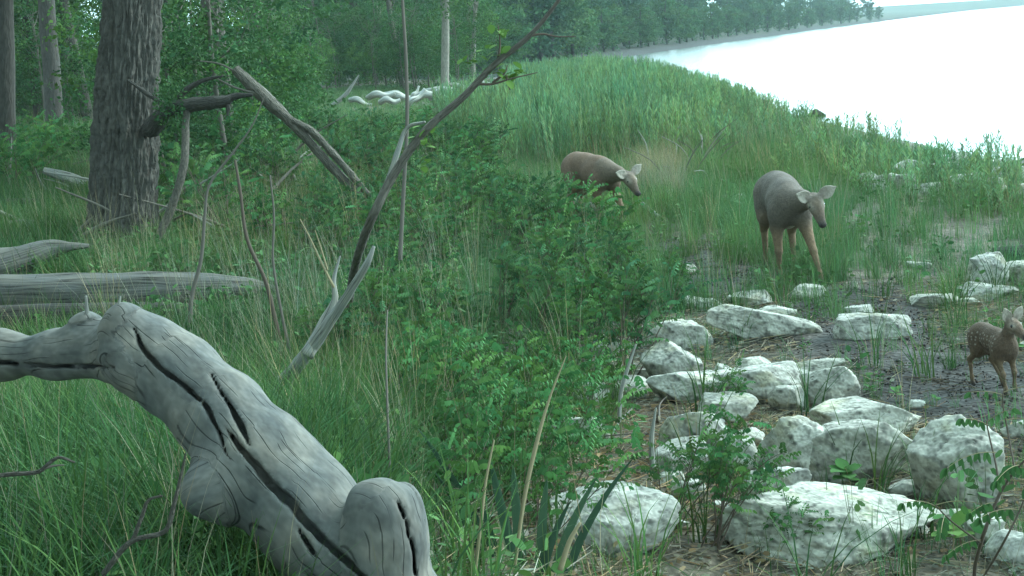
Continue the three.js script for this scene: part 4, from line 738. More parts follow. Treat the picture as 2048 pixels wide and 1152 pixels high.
{
  const r = rngOf(77), q = (x, y, d) => at(x, y, d), d = 4.9;
  const t = thing('locust_shrub', 'nearby shrub with rows of oval drooping leaflets before the fawn', 'shrub');
  const stem = (pts, ra, rb) => { part(t, 'stem', tube(pts, [ra, rb], 6, { n: 12, rough: 0.08 }), M.twig); };
  const base = hit(1945, 1160), P0 = V(base.x, base.y - 0.05, base.z);
  const main = [P0, q(1965, 1075, d), q(1998, 990, d), q(2040, 930, d - 0.1), q(2100, 880, d - 0.2)]; stem(main, 0.008, 0.004);
  const s2 = [q(2000, 985, d), q(1992, 930, d + 0.05), q(1978, 870, d + 0.1), q(1972, 840, d + 0.1)]; stem(s2, 0.005, 0.002);
  const s3 = [q(2030, 940, d), q(2015, 860, d + 0.1), q(2005, 800, d + 0.1), q(2008, 775, d + 0.1)]; stem(s3, 0.004, 0.0018);
  const s4 = [q(1960, 1085, d), q(1900, 1040, d - 0.05), q(1870, 1010, d - 0.05), q(1905, 960, d)]; stem(s4.slice(0, 3), 0.004, 0.002);
  const s5 = [P0, q(2010, 1080, d - 0.2), q(2040, 1020, d - 0.2), q(2060, 960, d - 0.2)]; stem(s5, 0.005, 0.002);
  const pin = (from, dir, n, len, s) => {
    let p = from.clone(), dd = dir.clone().normalize(); const side = basis(dd)[2], path = [p.clone()];
    for (let k = 0; k < n; k++) { dd.y -= 0.14; dd.normalize(); p = p.clone().addScaledVector(dd, 1.3 * len / n); path.push(p.clone()); for (const w of [-1, 1]) leafMesh(t, leafGeo[Math.floor(r() * 3)], p, side.clone().multiplyScalar(w * 0.5).add(V(0, -0.85, 0)).addScaledVector(dd, 0.2 * r()), s * (0.8 + 0.3 * r()), dd, 'leaflet'); }
    leafMesh(t, leafGeo[0], p, dd.clone().add(V(0, -0.8, 0)), s, side, 'leaflet');
    part(t, 'leaf_stalk', tube(path, [0.0018, 0.001], 4, { n: 6 }), M.tan);
  };
  pin(q(1992, 905, d), V(-1, 0.35, 0.2), 6, 0.15, 0.046);
  pin(q(1975, 850, d + 0.1), V(-0.8, 0.7, 0.3), 4, 0.09, 0.036); pin(q(1973, 845, d + 0.1), V(0.5, 0.8, 0.5), 4, 0.09, 0.036);
  pin(q(2006, 790, d + 0.1), V(-0.9, 0.5, 0), 4, 0.09, 0.034); pin(q(2006, 785, d + 0.1), V(0.9, 0.5, 0.2), 5, 0.11, 0.04); pin(q(2012, 840, d + 0.1), V(0.9, 0.3, 0.3), 6, 0.13, 0.042);
  pin(q(2030, 935, d), V(0.3, 0.4, 0.9), 5, 0.11, 0.042); pin(q(2040, 930, d - 0.1), V(-0.7, 0.3, 0.6), 5, 0.12, 0.042); pin(q(2015, 960, d), V(0.8, 0.1, 0.5), 5, 0.12, 0.042);
  pin(q(2035, 1020, d - 0.2), V(-0.8, 0.4, 0.3), 5, 0.12, 0.04); pin(q(2040, 1000, d - 0.2), V(0.8, 0.3, 0.4), 5, 0.12, 0.04); pin(q(2045, 980, d - 0.2), V(0.2, 0.6, 0.7), 5, 0.11, 0.04);
  pin(q(1870, 1012, d - 0.05), V(-0.7, 0.6, 0.3), 5, 0.11, 0.034); pin(q(1872, 1010, d - 0.05), V(0.9, 0.4, 0.2), 5, 0.12, 0.036); pin(q(1890, 1030, d - 0.05), V(-0.4, 0.2, 0.9), 4, 0.1, 0.036);
  pin(q(1962, 1080, d), V(-0.9, 0.3, 0.4), 5, 0.12, 0.038); pin(q(1975, 1040, d), V(0.9, 0.35, 0.4), 5, 0.13, 0.04); pin(q(1990, 1005, d), V(-0.8, 0.3, 0.5), 4, 0.1, 0.036);
}
// ------------------------------------------------------------------ broad-leaved plants, sword leaves, saplings
function herb(px, py, n, s, hgt, label, tone, name = 'leafy_plant') {
  const p = hit(px, py), r = rngOf(Math.round(px * 3 + py)), t = thing(name, label, 'plant'); t.position.copy(p);
  const top = V((r() - 0.5) * 0.05, hgt, (r() - 0.5) * 0.05); part(t, 'stem', tube([V(0, -0.03, 0), top.clone().multiplyScalar(0.5).add(V(0.01, 0, 0)), top], [0.004, 0.002], 5, { n: 5 }), M.tan);
  for (let k = 0; k < n; k++) { const a = k * 2.4 + r(), u = 0.55 + 0.45 * k / n; leafMesh(t, broadGeo[tone], top.clone().multiplyScalar(u), V(Math.cos(a), 0.35 - 0.5 * r() + 0.4 * (k / n), Math.sin(a)), s * (0.7 + 0.5 * r())); }
  return t;
}
herb(1700, 985, 9, 0.09, 0.14, 'bright broad-leaved seedling sprouting before the big rounded boulder', 1);
herb(1900, 1108, 6, 0.10, 0.13, 'yellow-green upright seedling beside the locust shrub', 2);
herb(70, 1090, 9, 0.075, 0.30, 'broad-leaved green weed under the twig, in tall grass', 0);
herb(125, 1075, 8, 0.085, 0.27, 'broad-leaved weed with pointed leaves next to the driftwood twig', 0);
herb(300, 985, 14, 0.065, 0.24, 'yellowish leafy weed in the shade of the driftwood trunk', 2);
herb(330, 960, 12, 0.06, 0.22, 'bushy green weed under the bend of the driftwood trunk', 1);
herb(1790, 800, 6, 0.05, 0.07, 'small bright weed alone on the mud', 1); herb(1870, 812, 5, 0.04, 0.05, 'tiny weed on the mud below the fawn', 1);
herb(1740, 790, 6, 0.045, 0.06, 'small leafy weed near the tan topped boulder', 0);
{
  const b = hit(1062, 1140), r = rngOf(15), t = thing('sword_leaf_plant', 'clump of blue-green sword shaped leaves beside the peaked boulder', 'plant'); t.position.copy(b); t.scale.setScalar(1.5);
  const cols = [[0.05, 0.1, 0.06], [0.042, 0.085, 0.052], [0.06, 0.115, 0.066]];
  const mats = cols.map(c => leafMat({ vertexColors: false, color: C(...c) }));
  for (const [dx, dz, lx, h, w] of [[-0.12, 0.02, -0.1, 0.34, 0.018], [-0.09, 0, -0.17, 0.46, 0.02], [-0.05, 0.03, -0.06, 0.4, 0.022], [-0.02, -0.02, -0.01, 0.36, 0.022], [0.02, 0.03, 0.04, 0.33, 0.02], [0.06, 0, 0.13, 0.3, 0.02], [0.09, 0.02, 0.2, 0.34, 0.019], [-0.07, 0.05, -0.02, 0.28, 0.02], [0.0, 0.06, 0.09, 0.26, 0.02]]) {
    const p = [], i = [], uv = []; for (let k = 0; k <= 10; k++) { const u = k / 10, ww = w * Math.pow(1 - u, 0.6) * (0.8 + 0.4 * u), x = dx + lx * Math.pow(u, 1.4), y = -0.05 + h * u, z = dz + 0.05 * u * u * (r() < 2 ? 1 : 0); p.push(x - ww, y, z, x, y + 0.001, z + 0.006, x + ww, y, z); uv.push(0, u, 0.5, u, 1, u); }
    for (let k = 0; k < 10; k++) { const a = k * 3; i.push(a, a + 1, a + 3, a + 1, a + 4, a + 3, a + 1, a + 2, a + 4, a + 2, a + 5, a + 4); }
    const m = part(t, 'blade', geo(p, i, null, uv), mats[Math.floor(r() * 3)]); m.rotation.y = (r() - 0.5) * 0.8;
  }
}
// sticks, stems and driftwood: [x, y, depth] in the photograph's pixels and metres
function stick(name, label, px, rad, mat, category = 'stick', group, o = {}) { return solo(name, tube(px.map(p => at(...p)), rad, o.seg || 7, { rough: o.rough ?? 0.12, seed: px[0][0], n: o.n || (px.length * 5), fl: 6, tile: 0.2 }), mat, label, category, group); }
{
  // dead limb leaning down into the thicket
  const t = thing('dead_limb', 'split grey dead limb leaning down into the thicket from the trees', 'dead limb'), q = l => l.map(p => at(...p));
  const f = hit(790, 470), e = f.depth, D = k => e - 0.35 + 0.35 * k;
  part(t, 'limb', tube([...q([[470, 138, D(0)], [500, 168, D(0)], [540, 205, D(0.1)], [600, 262, D(0.3)], [640, 308, D(0.5)], [690, 362, D(0.7)], [730, 405, D(0.85)], [762, 440, D(1)]]), V(f.x, f.y - 0.05, f.z)], [0.068, 0.085, 0.09, 0.066, 0.06, 0.06, 0.07, 0.07, 0.06], 14, { rough: 0.24, n: 60, fl: 5, tile: 0.25 }), M.bark);
  part(t, 'split_half', tube(q([[585, 240, D(0.1)], [622, 262, D(0.2)], [664, 305, D(0.4)], [709, 357, D(0.6)], [748, 402, D(0.8)]]), [0.04, 0.05, 0.05, 0.05, 0.04], 10, { rough: 0.3, n: 34, fl: 5, tile: 0.25 }), M.bark);
  const twp = (l, r) => part(t, 'twig', tube(q(l), r, 6, { n: 14, rough: 0.1 }), M.twigGrey);
  twp([[510, 178, e - 0.4], [480, 150, e - 0.4], [440, 128, e - 0.4], [400, 122, e - 0.4]], [0.017, 0.008]);
  twp([[525, 190, e - 0.4], [470, 175, e - 0.4], [430, 155, e - 0.4]], [0.02, 0.008]);
}
{
  // leaning sapling across the thicket
  const t = thing('leaning_sapling', 'thin brown sapling leaning across the thicket toward the river', 'sapling'), q = l => l.map(p => at(...p)), d = 8.6;
  const b = hit(690, 640);
  part(t, 'trunk', tube([V(b.x, b.y - 0.1, b.z), ...q([[740, 445, d], [790, 345, d], [850, 262, d], [930, 190, d], [990, 128, d], [1052, 78, d], [1092, 34, d], [1125, -10, d]])], [0.03, 0.028, 0.027, 0.024, 0.021, 0.017, 0.014, 0.011], 10, { n: 60, rough: 0.1 }), M.bark);
  const tw = l => part(t, 'twig', tube(q(l), [0.009, 0.003], 6, { n: 14, rough: 0.1 }), M.twig);
  tw([[955, 168, d], [985, 168, d], [1020, 158, d], [1075, 145, d]]); tw([[1058, 72, d], [1085, 68, d], [1112, 73, d], [1152, 73, d]]); tw([[995, 125, d], [1000, 90, d], [996, 50, d]]); tw([[1012, 150, d], [1016, 168, d], [1020, 180, d]]); tw([[985, 166, d], [1010, 145, d], [1015, 130, d]]);
  const r = rngOf(31);
  for (const [x, y, n] of [[1020, 135, 10], [996, 60, 7], [1000, 100, 6], [940, 118, 6], [1000, 150, 5], [975, 100, 5], [850, 262, 7], [838, 285, 7], [845, 320, 6]]) for (let k = 0; k < n; k++) leafMesh(t, broadGeo[2], at(x + (r() - 0.5) * 34, y + (r() - 0.5) * 26, d + (r() - 0.5) * 0.1), V(r() - 0.5, -0.4 * r(), r() - 0.5), 0.05 + 0.025 * r());
}
{
  const t = thing('forked_driftwood', 'pale forked driftwood branch standing in the grass behind the trunk', 'driftwood'), q = l => l.map(p => at(...p));
  const b = hit(528, 842);
  part(t, 'branch', tube([V(b.x, b.y - 0.1, b.z), ...q([[545, 800, b.depth - 0.1], [590, 738, 8], [635, 680, 7.9], [672, 625, 7.8], [705, 575, 7.7], [735, 525, 7.6], [748, 492, 7.6]])], [0.045, 0.04, 0.042, 0.036, 0.028, 0.022, 0.018, 0.009], 12, { n: 50, rough: 0.2, fl: 5, tile: 0.25 }), M.pale);
  part(t, 'prong', tube(q([[612, 712, 7.9], [650, 645, 7.95], [670, 600, 7.95], [668, 560, 7.95], [680, 512, 7.95]]), [0.04, 0.034, 0.02, 0.013, 0.005], 10, { n: 30, rough: 0.18, tile: 0.25 }), M.pale);
  part(t, 'twig', tube(q([[668, 575, 7.9], [640, 520, 7.9], [622, 480, 7.9], [600, 438, 7.9]]), [0.008, 0.003], 6, { n: 14 }), M.tan);
  part(t, 'twig', tube(q([[655, 540, 7.9], [640, 490, 7.9], [630, 460, 7.9]]), [0.006, 0.002], 6, { n: 10 }), M.tan);
}
stick('bleached_stick', 'bleached white stick standing beside the leaning sapling', [[752, 420, 9.2], [775, 365, 9.2], [795, 305, 9.2], [814, 256, 9.2], [850, 244, 9.1]], [0.02, 0.02, 0.018, 0.014, 0.008], M.pale);
stick('bare_sapling', 'straight thin bare sapling rising through the thicket past the driftwood pile', [[800, 520, 11], [806, 400, 11], [814, 250, 11], [812, 120, 11], [806, 20, 11], [802, -60, 11]], [0.018, 0.016, 0.015, 0.013, 0.011], M.twigGrey, 'sapling');
{ const b = hit(376, 720), z = b.depth; stick('bare_sapling', 'forked grey sapling stem between the driftwood trunk and the long log', [[376, 724, z], [380, 650, z], [384, 590, z], [402, 520, z], [410, 430, z], [418, 372, z], [470, 300, z], [505, 250, z], [530, 190, z]], [0.022, 0.02, 0.018, 0.015, 0.012, 0.01, 0.007, 0.004], M.twigGrey, 'sapling'); }
{ const b = hit(620, 800), z = b.depth; stick('bare_sapling', 'tall bare stem curving up behind the forked driftwood', [[620, 810, z], [585, 720, z], [562, 620, z], [546, 520, z], [548, 430, z], [540, 350, z]], [0.013, 0.011, 0.009, 0.006], M.twigGrey, 'stem'); }
stick('bare_sapling', 'dark bare stem standing just past the tip of the long log', [[560, 680, 11], [530, 560, 11], [495, 480, 11], [480, 380, 11], [470, 320, 11]], [0.018, 0.015, 0.01], M.twig, 'stem');
stick('bare_sapling', 'brown slanting pole beside the big furrowed tree', [[315, 480, 18], [345, 410, 18], [368, 330, 18], [372, 240, 18.2], [376, 215, 18.2]], [0.06, 0.055, 0.05, 0.045], M.bark, 'stem');
stick('bare_sapling', 'thin grey stem rising from behind the broken stub', [[782, 1040, 5.4], [780, 960, 5.4], [776, 850, 5.4], [772, 700, 5.5], [775, 620, 5.6]], [0.006, 0.005, 0.003], M.twigGrey, 'stem');
stick('dead_reed', 'tall tan dead reed stalk between the stub and the peaked boulder', [[1030, 1130, 5.2], [1048, 1000, 5.2], [1072, 890, 5.2], [1098, 800, 5.2], [1132, 712, 5.2]], [0.006, 0.0085, 0.008, 0.005, 0.002], M.tan, 'reed');
stick('dead_reed', 'tan dead reed stalk rising out of the sword leaves', [[950, 1140, 5], [960, 1060, 5], [972, 960, 5], [988, 880, 5]], [0.007, 0.006, 0.003], M.tan, 'reed');
stick('dead_reed', 'leaning tan reed stub in front of the peaked boulder', [[1120, 1140, 4.7], [1140, 1080, 4.7], [1160, 1045, 4.7]], [0.01, 0.009, 0.005], M.tan, 'reed');
stick('bleached_stick', 'bleached upright stick before the riprap under the shrubs', [[1238, 845, 8.1], [1243, 780, 8.1], [1256, 735, 8.1], [1272, 688, 8.1]], [0.011, 0.013, 0.011, 0.006], M.pale);
stick('broken_stake', 'short split pale stake among the shrubs next to the riprap', [[1306, 940, 7], [1303, 880, 7], [1312, 815, 7]], [0.016, 0.014, 0.004], M.pale);
stick('bleached_stick', "small white stick lying by the doe's forefoot", [[1640, 604, 12.2], [1650, 590, 12.2], [1656, 574, 12.2]], [0.011, 0.01, 0.006], M.pale);
{ const z = hd(1310, 430); stick('bleached_stick', "grey stick lying in grass past the hidden doe's nose", [[1284, 408, z], [1310, 428, z - 0.3], [1334, 446, z - 0.6]], [0.035, 0.03, 0.015], M.pale); }
{ // tangle of dead sticks under the shrubs
  const r = rngOf(8);
  for (let k = 0; k < 46; k++) { const p = hit(820 + 520 * r(), 640 + 330 * r()), a = r() * 6.283, L = 0.25 + 0.5 * r(), up = (r() - 0.35) * 0.5; const e = p.clone().add(V(Math.cos(a) * L, 0.03 + Math.max(0, up) * L, Math.sin(a) * L)); p.y += 0.015; const m = p.clone().lerp(e, 0.5).add(V((r() - 0.5) * 0.06, 0.02 * r(), (r() - 0.5) * 0.06)); solo('fallen_twig', tube([p, m, e], [0.007 + 0.004 * r(), 0.003], 5, { n: 6, rough: 0.1 }), k % 3 ? M.twigGrey : M.pale, 'dead twig lying in the litter under the thicket', 'twig', 'dead twigs under the thicket'); }
  for (let k = 0; k < 58; k++) { const p = hit(-20 + 640 * r(), 285 + 220 * r()), a = r() * 6.283, L = 0.6 + 1.4 * r(); const e = p.clone().add(V(Math.cos(a) * L, 0.1 + 0.7 * r() * L, Math.sin(a) * L)); const m = p.clone().lerp(e, 0.5).add(V((r() - 0.5) * 0.2, 0.1 * r(), 0)); solo('fallen_branch', tube([p, m, e], [0.025 + 0.02 * r(), 0.008], 6, { n: 8, rough: 0.15 }), k % 2 ? M.pale : M.twigGrey, 'bare fallen branch among the weeds around the big tree', 'branch', 'fallen branches around the big tree'); }
  for (let k = 0; k < 22; k++) { const p = hit(1290 + 130 * r(), 300 + 80 * r()), a = r() * 6.283, L = 0.5 + 0.9 * r(); const e = p.clone().add(V(Math.cos(a) * L * 0.7, 0.25 + 0.5 * r(), Math.sin(a) * L * 0.7)); solo('dead_brush_stem', tube([p, p.clone().lerp(e, 0.5).add(V(0.05, 0.1, 0)), e], [0.014, 0.005], 5, { n: 6 }), k % 2 ? M.pale : M.twigGrey, 'bare grey stem of dead brush in the field behind the does', 'dead brush', 'dead brush behind the does'); }
}
{ // foreground twigs at the lower left
  const t = thing('forked_twig', 'bare forked twig in the grass below the driftwood stub', 'twig'), q = l => l.map(p => at(...p));
  part(t, 'stem', tube(q([[205, 1150, 3.6], [262, 1084, 3.6], [330, 1062, 3.6], [348, 1010, 3.6], [362, 950, 3.6], [372, 905, 3.6]]), [0.0075, 0.007, 0.0065, 0.005, 0.002], 9, { n: 60, rough: 0.3, fl: 14, tile: 0.08 }), M.bark);
  part(t, 'fork', tube(q([[266, 1080, 3.6], [285, 1030, 3.6], [298, 1000, 3.6], [325, 992, 3.6]]), [0.006, 0.003], 9, { n: 30, rough: 0.3, fl: 14, tile: 0.08 }), M.bark);
  const u = thing('curled_twig', 'bare twig with a curled tip over the broad-leaved weeds', 'twig');
  part(u, 'stem', tube(q([[-40, 954, 3.5], [30, 948, 3.5], [78, 943, 3.5], [100, 925, 3.5], [118, 915, 3.5], [150, 925, 3.5]]), [0.006, 0.0055, 0.005, 0.0025], 9, { n: 50, rough: 0.3, fl: 14, tile: 0.08 }), M.bark);
  part(u, 'spur', tube(q([[85, 938, 3.5], [105, 932, 3.5], [128, 930, 3.5]]), [0.004, 0.002], 6, { n: 6 }), M.twigGrey);
}
{ // white driftwood pile and flotsam at the water
  const dl = (label, a, b, rad, mat = M.pale, seed = 1) => { const d = Math.min(hd(a[0], a[1] + 12), 80), A = at(a[0], a[1], d), B = at(b[0], b[1], d); return solo('driftwood_log', tube([A, A.clone().lerp(B, 0.35).add(V(0, 0.12, 0.3)), A.clone().lerp(B, 0.7).add(V(0, -0.06, 0.1)), B], [rad * 0.62, rad * 0.72, rad * 0.6, rad * 0.4], 12, { n: 24, rough: 0.14, seed, tile: 0.6 }), mat, label, 'driftwood', 'white driftwood pile by the trees'); };
  let k = 0; for (const [a, b, r] of [[[735, 196], [790, 186], 0.24], [[760, 205], [800, 200], 0.2], [[810, 222], [850, 178], 0.16], [[830, 200], [880, 180], 0.26], [[845, 186], [950, 178], 0.26], [[870, 182], [935, 190], 0.28], [[880, 174], [960, 172], 0.18], [[905, 190], [975, 170], 0.22], [[930, 180], [985, 164], 0.16], [[822, 205], [838, 172], 0.12], [[700, 200], [745, 210], 0.2], [[770, 192], [830, 196], 0.3], [[860, 196], [915, 200], 0.24], [[940, 170], [1000, 166], 0.2]]) dl('bleached log in the white driftwood pile beneath the trees', a, b, r, M.white, k++);
  const s = hd(690, 215); solo('driftwood_log', tube([at(660, 215, s), at(690, 190, s), at(718, 150, s)], [0.1, 0.1, 0.03], 8, { n: 12, rough: 0.2 }), M.pale, 'lone white limb pointing up left of the driftwood pile', 'driftwood');
  const f = hd(1625, 236); solo('floating_log', tube([at(1598, 236, f), at(1625, 233, f), at(1632, 229, f), at(1652, 231, f)], [0.07, 0.1, 0.16, 0.03], 8, { n: 14, rough: 0.3 }), M.darkWood, 'dark snag lying at the edge of the river', 'driftwood');
  const g = hd(2030, 520); solo('fallen_log', tube([at(1985, 506, g), at(2030, 505, g), at(2120, 496, g)], [0.05, 0.07, 0.08], 10, { n: 14, rough: 0.2 }), M.darkWood, 'dark log on the shore behind the tall grey boulder', 'log');
}
//=GRASS=
// ------------------------------------------------------------------ grass, shoots, weeds (beyond counting)
function blade(mx, bx, bz, az, h, w, bend, col, segs = 4) {
  const b = mx.p.length / 3, cx = Math.cos(az), sz = Math.sin(az);
  for (let k = 0; k <= segs; k++) { const u = k / segs, o = bend * h * u * u, y = h * u * (1 - 0.35 * bend * u), ww = w * (1 - u * u * 0.95) * 0.5; const x = bx + cx * o, z = bz + sz * o; mx.p.push(x - sz * ww, y, z + cx * ww, x + sz * ww, y, z - cx * ww); mx.c.push(...col, ...col); mx.uv.push(0, u, 1, u); }
  for (let k = 0; k < segs; k++) { const a = b + k * 2; mx.i.push(a, a + 1, a + 2, a + 1, a + 3, a + 2); }
}
function tuft(seed, n, h0, h1, w0, w1, rad, bend, col, segs) { const r = rngOf(seed), mx = new Mix(); for (let k = 0; k < n; k++) { const a = r() * 6.283, q = rad * Math.sqrt(r()); blade(mx, Math.cos(a) * q, Math.sin(a) * q, a + (r() - 0.5) * 2, lerp(h0, h1, r()), lerp(w0, w1, r()), bend * (0.3 + r()), green(r, col, 0.3), segs); } return mx.build(); }
const T_NARROW = { p: [[0, 0, 0], [0.45, 0.03, 0.085], [1, -0.06, 0], [0.45, 0.03, -0.085]], i: [0, 1, 2, 0, 2, 3] };
function willow(seed) { const r = rngOf(seed), mx = new Mix(); for (let s = 0; s < 4; s++) { const a = r() * 6.283, tip = V(Math.cos(a) * 0.16, 0.8 + 0.3 * r(), Math.sin(a) * 0.16), b = V((r() - 0.5) * 0.12, 0, (r() - 0.5) * 0.12); tubeInto(mx, [b, tip], [0.005, 0.002], 3, { n: 2, col: [0.14, 0.12, 0.07] }); for (let k = 0; k < 26; k++) { const t = 0.2 + 0.8 * k / 26, p = b.clone().lerp(tip, t), d = rdir(r); d.y = 1.5; mx.add(T_NARROW, place(p, d, 0.1 + 0.05 * r(), rdir(r)), green(r, [0.14, 0.22, 0.1], 0.25)); } } return mx.build(); }
function weed(seed, col) { const r = rngOf(seed), mx = new Mix(); for (let k = 0; k < 16; k++) { const a = r() * 6.283, y = 0.04 + 0.16 * r(), q = 0.02 + 0.06 * r(); mx.add(T_SMALL, place(V(Math.cos(a) * q, y, Math.sin(a) * q), V(Math.cos(a), 1.1 * r() - 0.3, Math.sin(a)), 0.035 + 0.025 * r(), rdir(r)), green(r, col, 0.3)); } for (let k = 0; k < 3; k++) tubeInto(mx, [V(0, 0, 0), V((r() - 0.5) * 0.1, 0.2, (r() - 0.5) * 0.1)], [0.002, 0.001], 3, { n: 2, col: [0.1, 0.13, 0.05] }); return mx.build(); }
function litter(seed) { const r = rngOf(seed), mx = new Mix(); for (let k = 0; k < 14; k++) { const a = r() * 6.283; const p = V((r() - 0.5) * 0.3, 0.006 + 0.02 * r(), (r() - 0.5) * 0.3); if (k % 2) mx.add(T_SMALL, place(p, V(Math.cos(a), (r() - 0.5) * 0.5, Math.sin(a)), 0.03 + 0.03 * r(), rdir(r)), green(r, [0.2, 0.155, 0.1], 0.4)); else tubeInto(mx, [p, p.clone().add(V(Math.cos(a) * 0.14, 0.015, Math.sin(a) * 0.14))], [0.0025, 0.0015], 3, { n: 1, col: green(r, [0.3, 0.25, 0.18], 0.4) }); } return mx.build(); }
function clods(seed) { const r = rngOf(seed), mx = new Mix(); for (let k = 0; k < 12; k++) { const g = new THREE.IcosahedronGeometry(1, 0), p = g.attributes.position, t = { p: [], i: [] }; for (let i = 0; i < p.count; i++) { const h = 0.75 + 0.5 * Math.abs(N3(p.getX(i) * 3 + k, p.getY(i) * 3, p.getZ(i) * 3 + seed)); t.p.push([p.getX(i) * h, p.getY(i) * h * 0.7, p.getZ(i) * h]); t.i.push(i); } const w = 0.004 + 0.014 * r() * r(), c = 0.02 + 0.035 * r(); mx.add(t, place(V((r() - 0.5) * 0.4, 0.004 + 0.3 * w, (r() - 0.5) * 0.4), rdir(r), w), [c, c * 0.96, c * 0.92]); } for (let k = 0; k < 2; k++) { const a = r() * 6.3, p = V((r() - 0.5) * 0.4, 0.012, (r() - 0.5) * 0.4); tubeInto(mx, [p, p.clone().add(V(Math.cos(a) * 0.1, 0.006, Math.sin(a) * 0.1))], [0.002, 0.0012], 3, { n: 1, col: [0.16, 0.13, 0.095] }); } return mx.build(); }
const logFront = [[-200, 556], [575, 572], [560, 640], [430, 690], [-200, 700]].map(p => onGround(...p)), swordZone = onGround(1062, 1140);
const bins = [];
function stuff(name, label, category, geos, mat) { const o = { name, label, category, geos, mat, list: geos.map(() => []) }; bins.push(o); return o; }
const S = {
  lush: stuff('tall_grass', 'tall lush dark grass around the driftwood', 'grass', [1, 2, 3].map(i => tuft(i, 16, 0.22, 0.58, 0.006, 0.011, 0.07, 0.75, [0.05, 0.1, 0.03])), M.grass),
  fine: stuff('meadow_grass', 'fine fresh grass on the river bank', 'grass', [4, 5, 6].map(i => tuft(i, 24, 0.1, 0.34, 0.003, 0.0055, 0.09, 0.5, [0.085, 0.15, 0.055], 3)), M.grass),
  dry: stuff('dry_grass', 'dry tan grass stalks between the green', 'dry grass', [7, 8].map(i => tuft(i, 6, 0.35, 0.8, 0.0025, 0.0045, 0.1, 0.35, [0.27, 0.22, 0.13])), M.grass),
  shoots: stuff('willow_shoots', 'dense tall green shoots along the shore', 'shoots', [11, 12, 13].map(willow), M.grass),
  weeds: stuff('ground_weeds', 'low broad-leaved weeds', 'weeds', [weed(21, [0.055, 0.11, 0.032]), weed(22, [0.07, 0.14, 0.045])], M.grass),
  clods: stuff('mud_clods', 'clods and crumbs of dark mud on the path', 'mud', [41, 42, 43].map(clods), std({ vertexColors: true })),
  litter: stuff('leaf_litter', 'dead leaves and broken straw on the ground', 'litter', [31, 32].map(litter), M.grass),
};
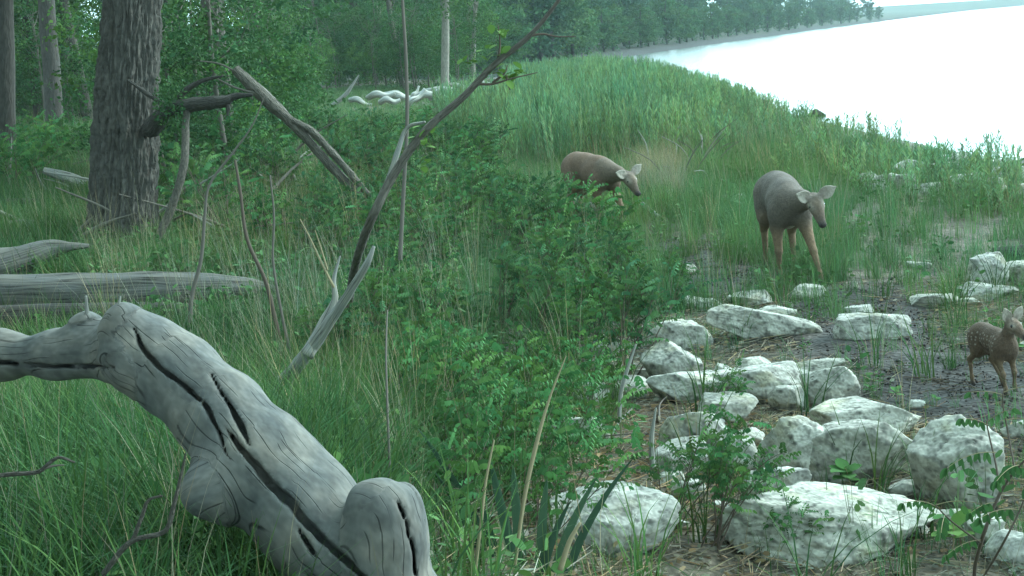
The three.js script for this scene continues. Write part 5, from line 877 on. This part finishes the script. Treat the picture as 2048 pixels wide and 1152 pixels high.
{
  const r = rngOf(2024), q = new THREE.Quaternion(), e = new THREE.Euler(), m4 = new THREE.Matrix4();
  const put = (s, x, z, sc, sy = sc, tilt = 0.2) => { const k = Math.floor(r() * s.list.length); e.set((r() - 0.5) * tilt, r() * 6.283, (r() - 0.5) * tilt); q.setFromEuler(e); s.list[k].push(m4.compose(V(x, G(x, z) - 0.01, z), q, V(sc, sy, sc)).clone()); };
  const wedge = (r0, r1, half = 0.42) => { const d = Math.sqrt(lerp(r0 * r0, r1 * r1, r())), a = (r() * 2 - 1) * half; return [Math.sin(a) * d, -Math.cos(a) * d]; };
  const reedPoly = [[870, 250], [990, 335], [1130, 350], [1330, 335], [1520, 300], [1640, 262], [1500, 208], [1400, 184], [1200, 156], [1050, 168], [930, 196]].map(p => onGround(...p));
  const inRock = (x, z) => inPoly(x, z, rockPoly), ok = (x, z) => !inPoly(x, z, waterPoly);
  for (let k = 0; k < 9500; k++) {                    // near
    const [x, z] = wedge(3.2, 12.5); const m = mudness(x, z), left = sstep(-0.25, -0.85, x + 0.25 * N3(x, 2, z)), patch = N3(x * 1.1 + 5, 3, z * 1.1);
    if (inPoly(x, z, logFront) && r() < 0.85) continue; let p = lerp(0.22 + 0.3 * patch, 1, left); if (inRock(x, z)) p = Math.min(p, 0.035 + 0.12 * Math.max(0, patch)); p = lerp(p, 0.02 + 0.2 * Math.max(0, patch - 0.15), m);
    if (Math.hypot(x - swordZone[0], z - swordZone[1]) < 0.3) p *= 0.15;
    if (r() > p) continue;
    if (left > 0.5 || r() < 0.25) put(S.lush, x, z, 0.7 + 0.45 * r()); else put(S.fine, x, z, 0.55 + 0.6 * r());
    if (r() < 0.1 + 0.02 * (1 - left)) put(S.dry, x, z, 0.7 + 0.5 * r());
    if (r() < 0.12 + 0.2 * left) put(S.weeds, x + 0.1, z, 0.8 + 0.8 * r(), 0.8 + 1.2 * r());
  }
  for (let k = 0; k < 5200; k++) { const [x, z] = wedge(4, 13); const m = mudness(x, z); if (x < -0.8 && z > -9 && r() < 0.6) continue; if (r() < m * 1.1) continue; put(S.litter, x, z, 0.8 + 0.5 * r(), undefined, 0.1); }
  for (let k = 0; k < 9000; k++) { const [x, z] = wedge(6, 20); if (r() > mudness(x, z)) continue; put(S.clods, x, z, 0.8 + 0.9 * r(), undefined, 0.05); if (r() < 0.05) put(S.fine, x, z, 0.3 + 0.3 * r()); if (r() < 0.03) put(S.weeds, x, z, 0.4 + 0.4 * r()); }
  for (let k = 0; k < 30000; k++) {                   // field behind the deer
    const [x, z] = wedge(12, 30); if (!ok(x, z)) continue; const m = mudness(x, z), dW = polyDist(x, z, waterPoly), patch = N3(x * 0.8 + 5, 3, z * 0.8);
    if (inPoly(x, z, logFront) && r() < 0.85) continue; let p = (0.72 + 0.4 * patch) * sstep(0.3, 2.2, dW) * (x / -z > 0.24 && dW < 8 ? 0.3 : 1); p = lerp(p, 0.07 + 0.25 * Math.max(0, patch), m); if (r() > p) continue;
    if (x < -2 && r() < 0.4) put(S.lush, x, z, 0.7 + 0.5 * r()); else put(S.fine, x, z, 0.8 + 0.6 * r(), 0.8 + 0.9 * r());
    if (r() < 0.06) put(S.dry, x, z, 0.8 + 0.6 * r()); if (r() < 0.14) put(S.weeds, x, z, 0.8 + 0.7 * r());
  }
  for (let k = 0; k < 26000; k++) { const [x, z] = wedge(30, 105, 0.4); if (!ok(x, z)) continue; const dW = polyDist(x, z, waterPoly); if (r() > sstep(0.5, 2.5, dW)) continue; if (x < 1 && z < -55) { put(S.fine, x, z, 1.6 + r(), 0.6 + 0.5 * r()); continue; } put(S.fine, x, z, 1.6 + r(), 1.3 + 1.2 * r()); if (r() < 0.05) put(S.dry, x, z, 1.2 + r()); if (r() < 0.1) put(S.weeds, x, z, 1.6 + r()); }
  for (let k = 0; k < 30000; k++) {                   // shoots along the shore
    const [x, z] = wedge(20, 110, 0.36); if (!inPoly(x, z, reedPoly)) continue; const dW = polyDist(x, z, waterPoly); if (dW < 0.3) continue;
    const d = Math.hypot(x, z), rightness = sstep(0.08, 0.2, x / -z), n = 0.5 + 0.5 * N3(x * 0.4, 7, z * 0.4); if (r() > 0.85 * (0.5 + n) * lerp(1, 0.35, sstep(0.17, 0.22, x / -z))) continue;
    if (x < 0.5 && z < -50) continue; const h = lerp(1.05 + 0.5 * n, 0.45 + 0.25 * n, rightness); put(S.shoots, x, z, 0.7 + 0.4 * r(), h * (0.6 + 0.65 * r()), 0.2);
    if (r() < 0.22) put(S.dry, x, z, 1.2, 0.9 + 0.6 * r());
  }
  for (let k = 0; k < 150; k++) { const px = 1560 + 480 * r(), [x, z] = onGround(px, 250 + (px - 1560) * 0.19 + 110 * r()); put(S.shoots, x, z, 0.5 + 0.5 * r(), 0.35 + 0.4 * r()); }
  for (let k = 0; k < 2600; k++) { const z = -10 - 16 * r(), x = -(0.02 + 0.28 * r()) * -z; if (r() < 0.16) put(S.dry, x, z, 0.9 + 0.6 * r(), 1 + 0.9 * r(), 0.5); else put(S.weeds, x, z, 1 + r()); }
  for (let k = 0; k < 500; k++) { const [x, z] = onGround(1270 + 100 * r(), 335 + 75 * r()); put(S.dry, x, z, 0.6 + 0.5 * r(), 0.6 + 0.5 * r(), 0.5); }
  for (const b of bins) b.geos.forEach((g, i) => {
    const im = new THREE.InstancedMesh(g, b.mat, b.list[i].length); im.name = numbered(b.name); im.castShadow = im.receiveShadow = true;
    const col = new THREE.Color(); b.list[i].forEach((m, k) => { im.setMatrixAt(k, m); const X = m.elements[12], Z = m.elements[14], t = N3(X * 0.35, 2, Z * 0.35), u2 = N3(X * 1.3, 9, Z * 1.3), v = (0.72 + 0.56 * r()) * (1 + 0.3 * u2); im.setColorAt(k, col.setRGB(v * (1 + 0.25 * t + 0.25 * r()), v, v * (0.85 - 0.2 * t + 0.2 * r()))); });
    tag(im, b.label, b.category, b.label, 'stuff'); scene.add(im);
  });
}
renderer.render(scene, camera);
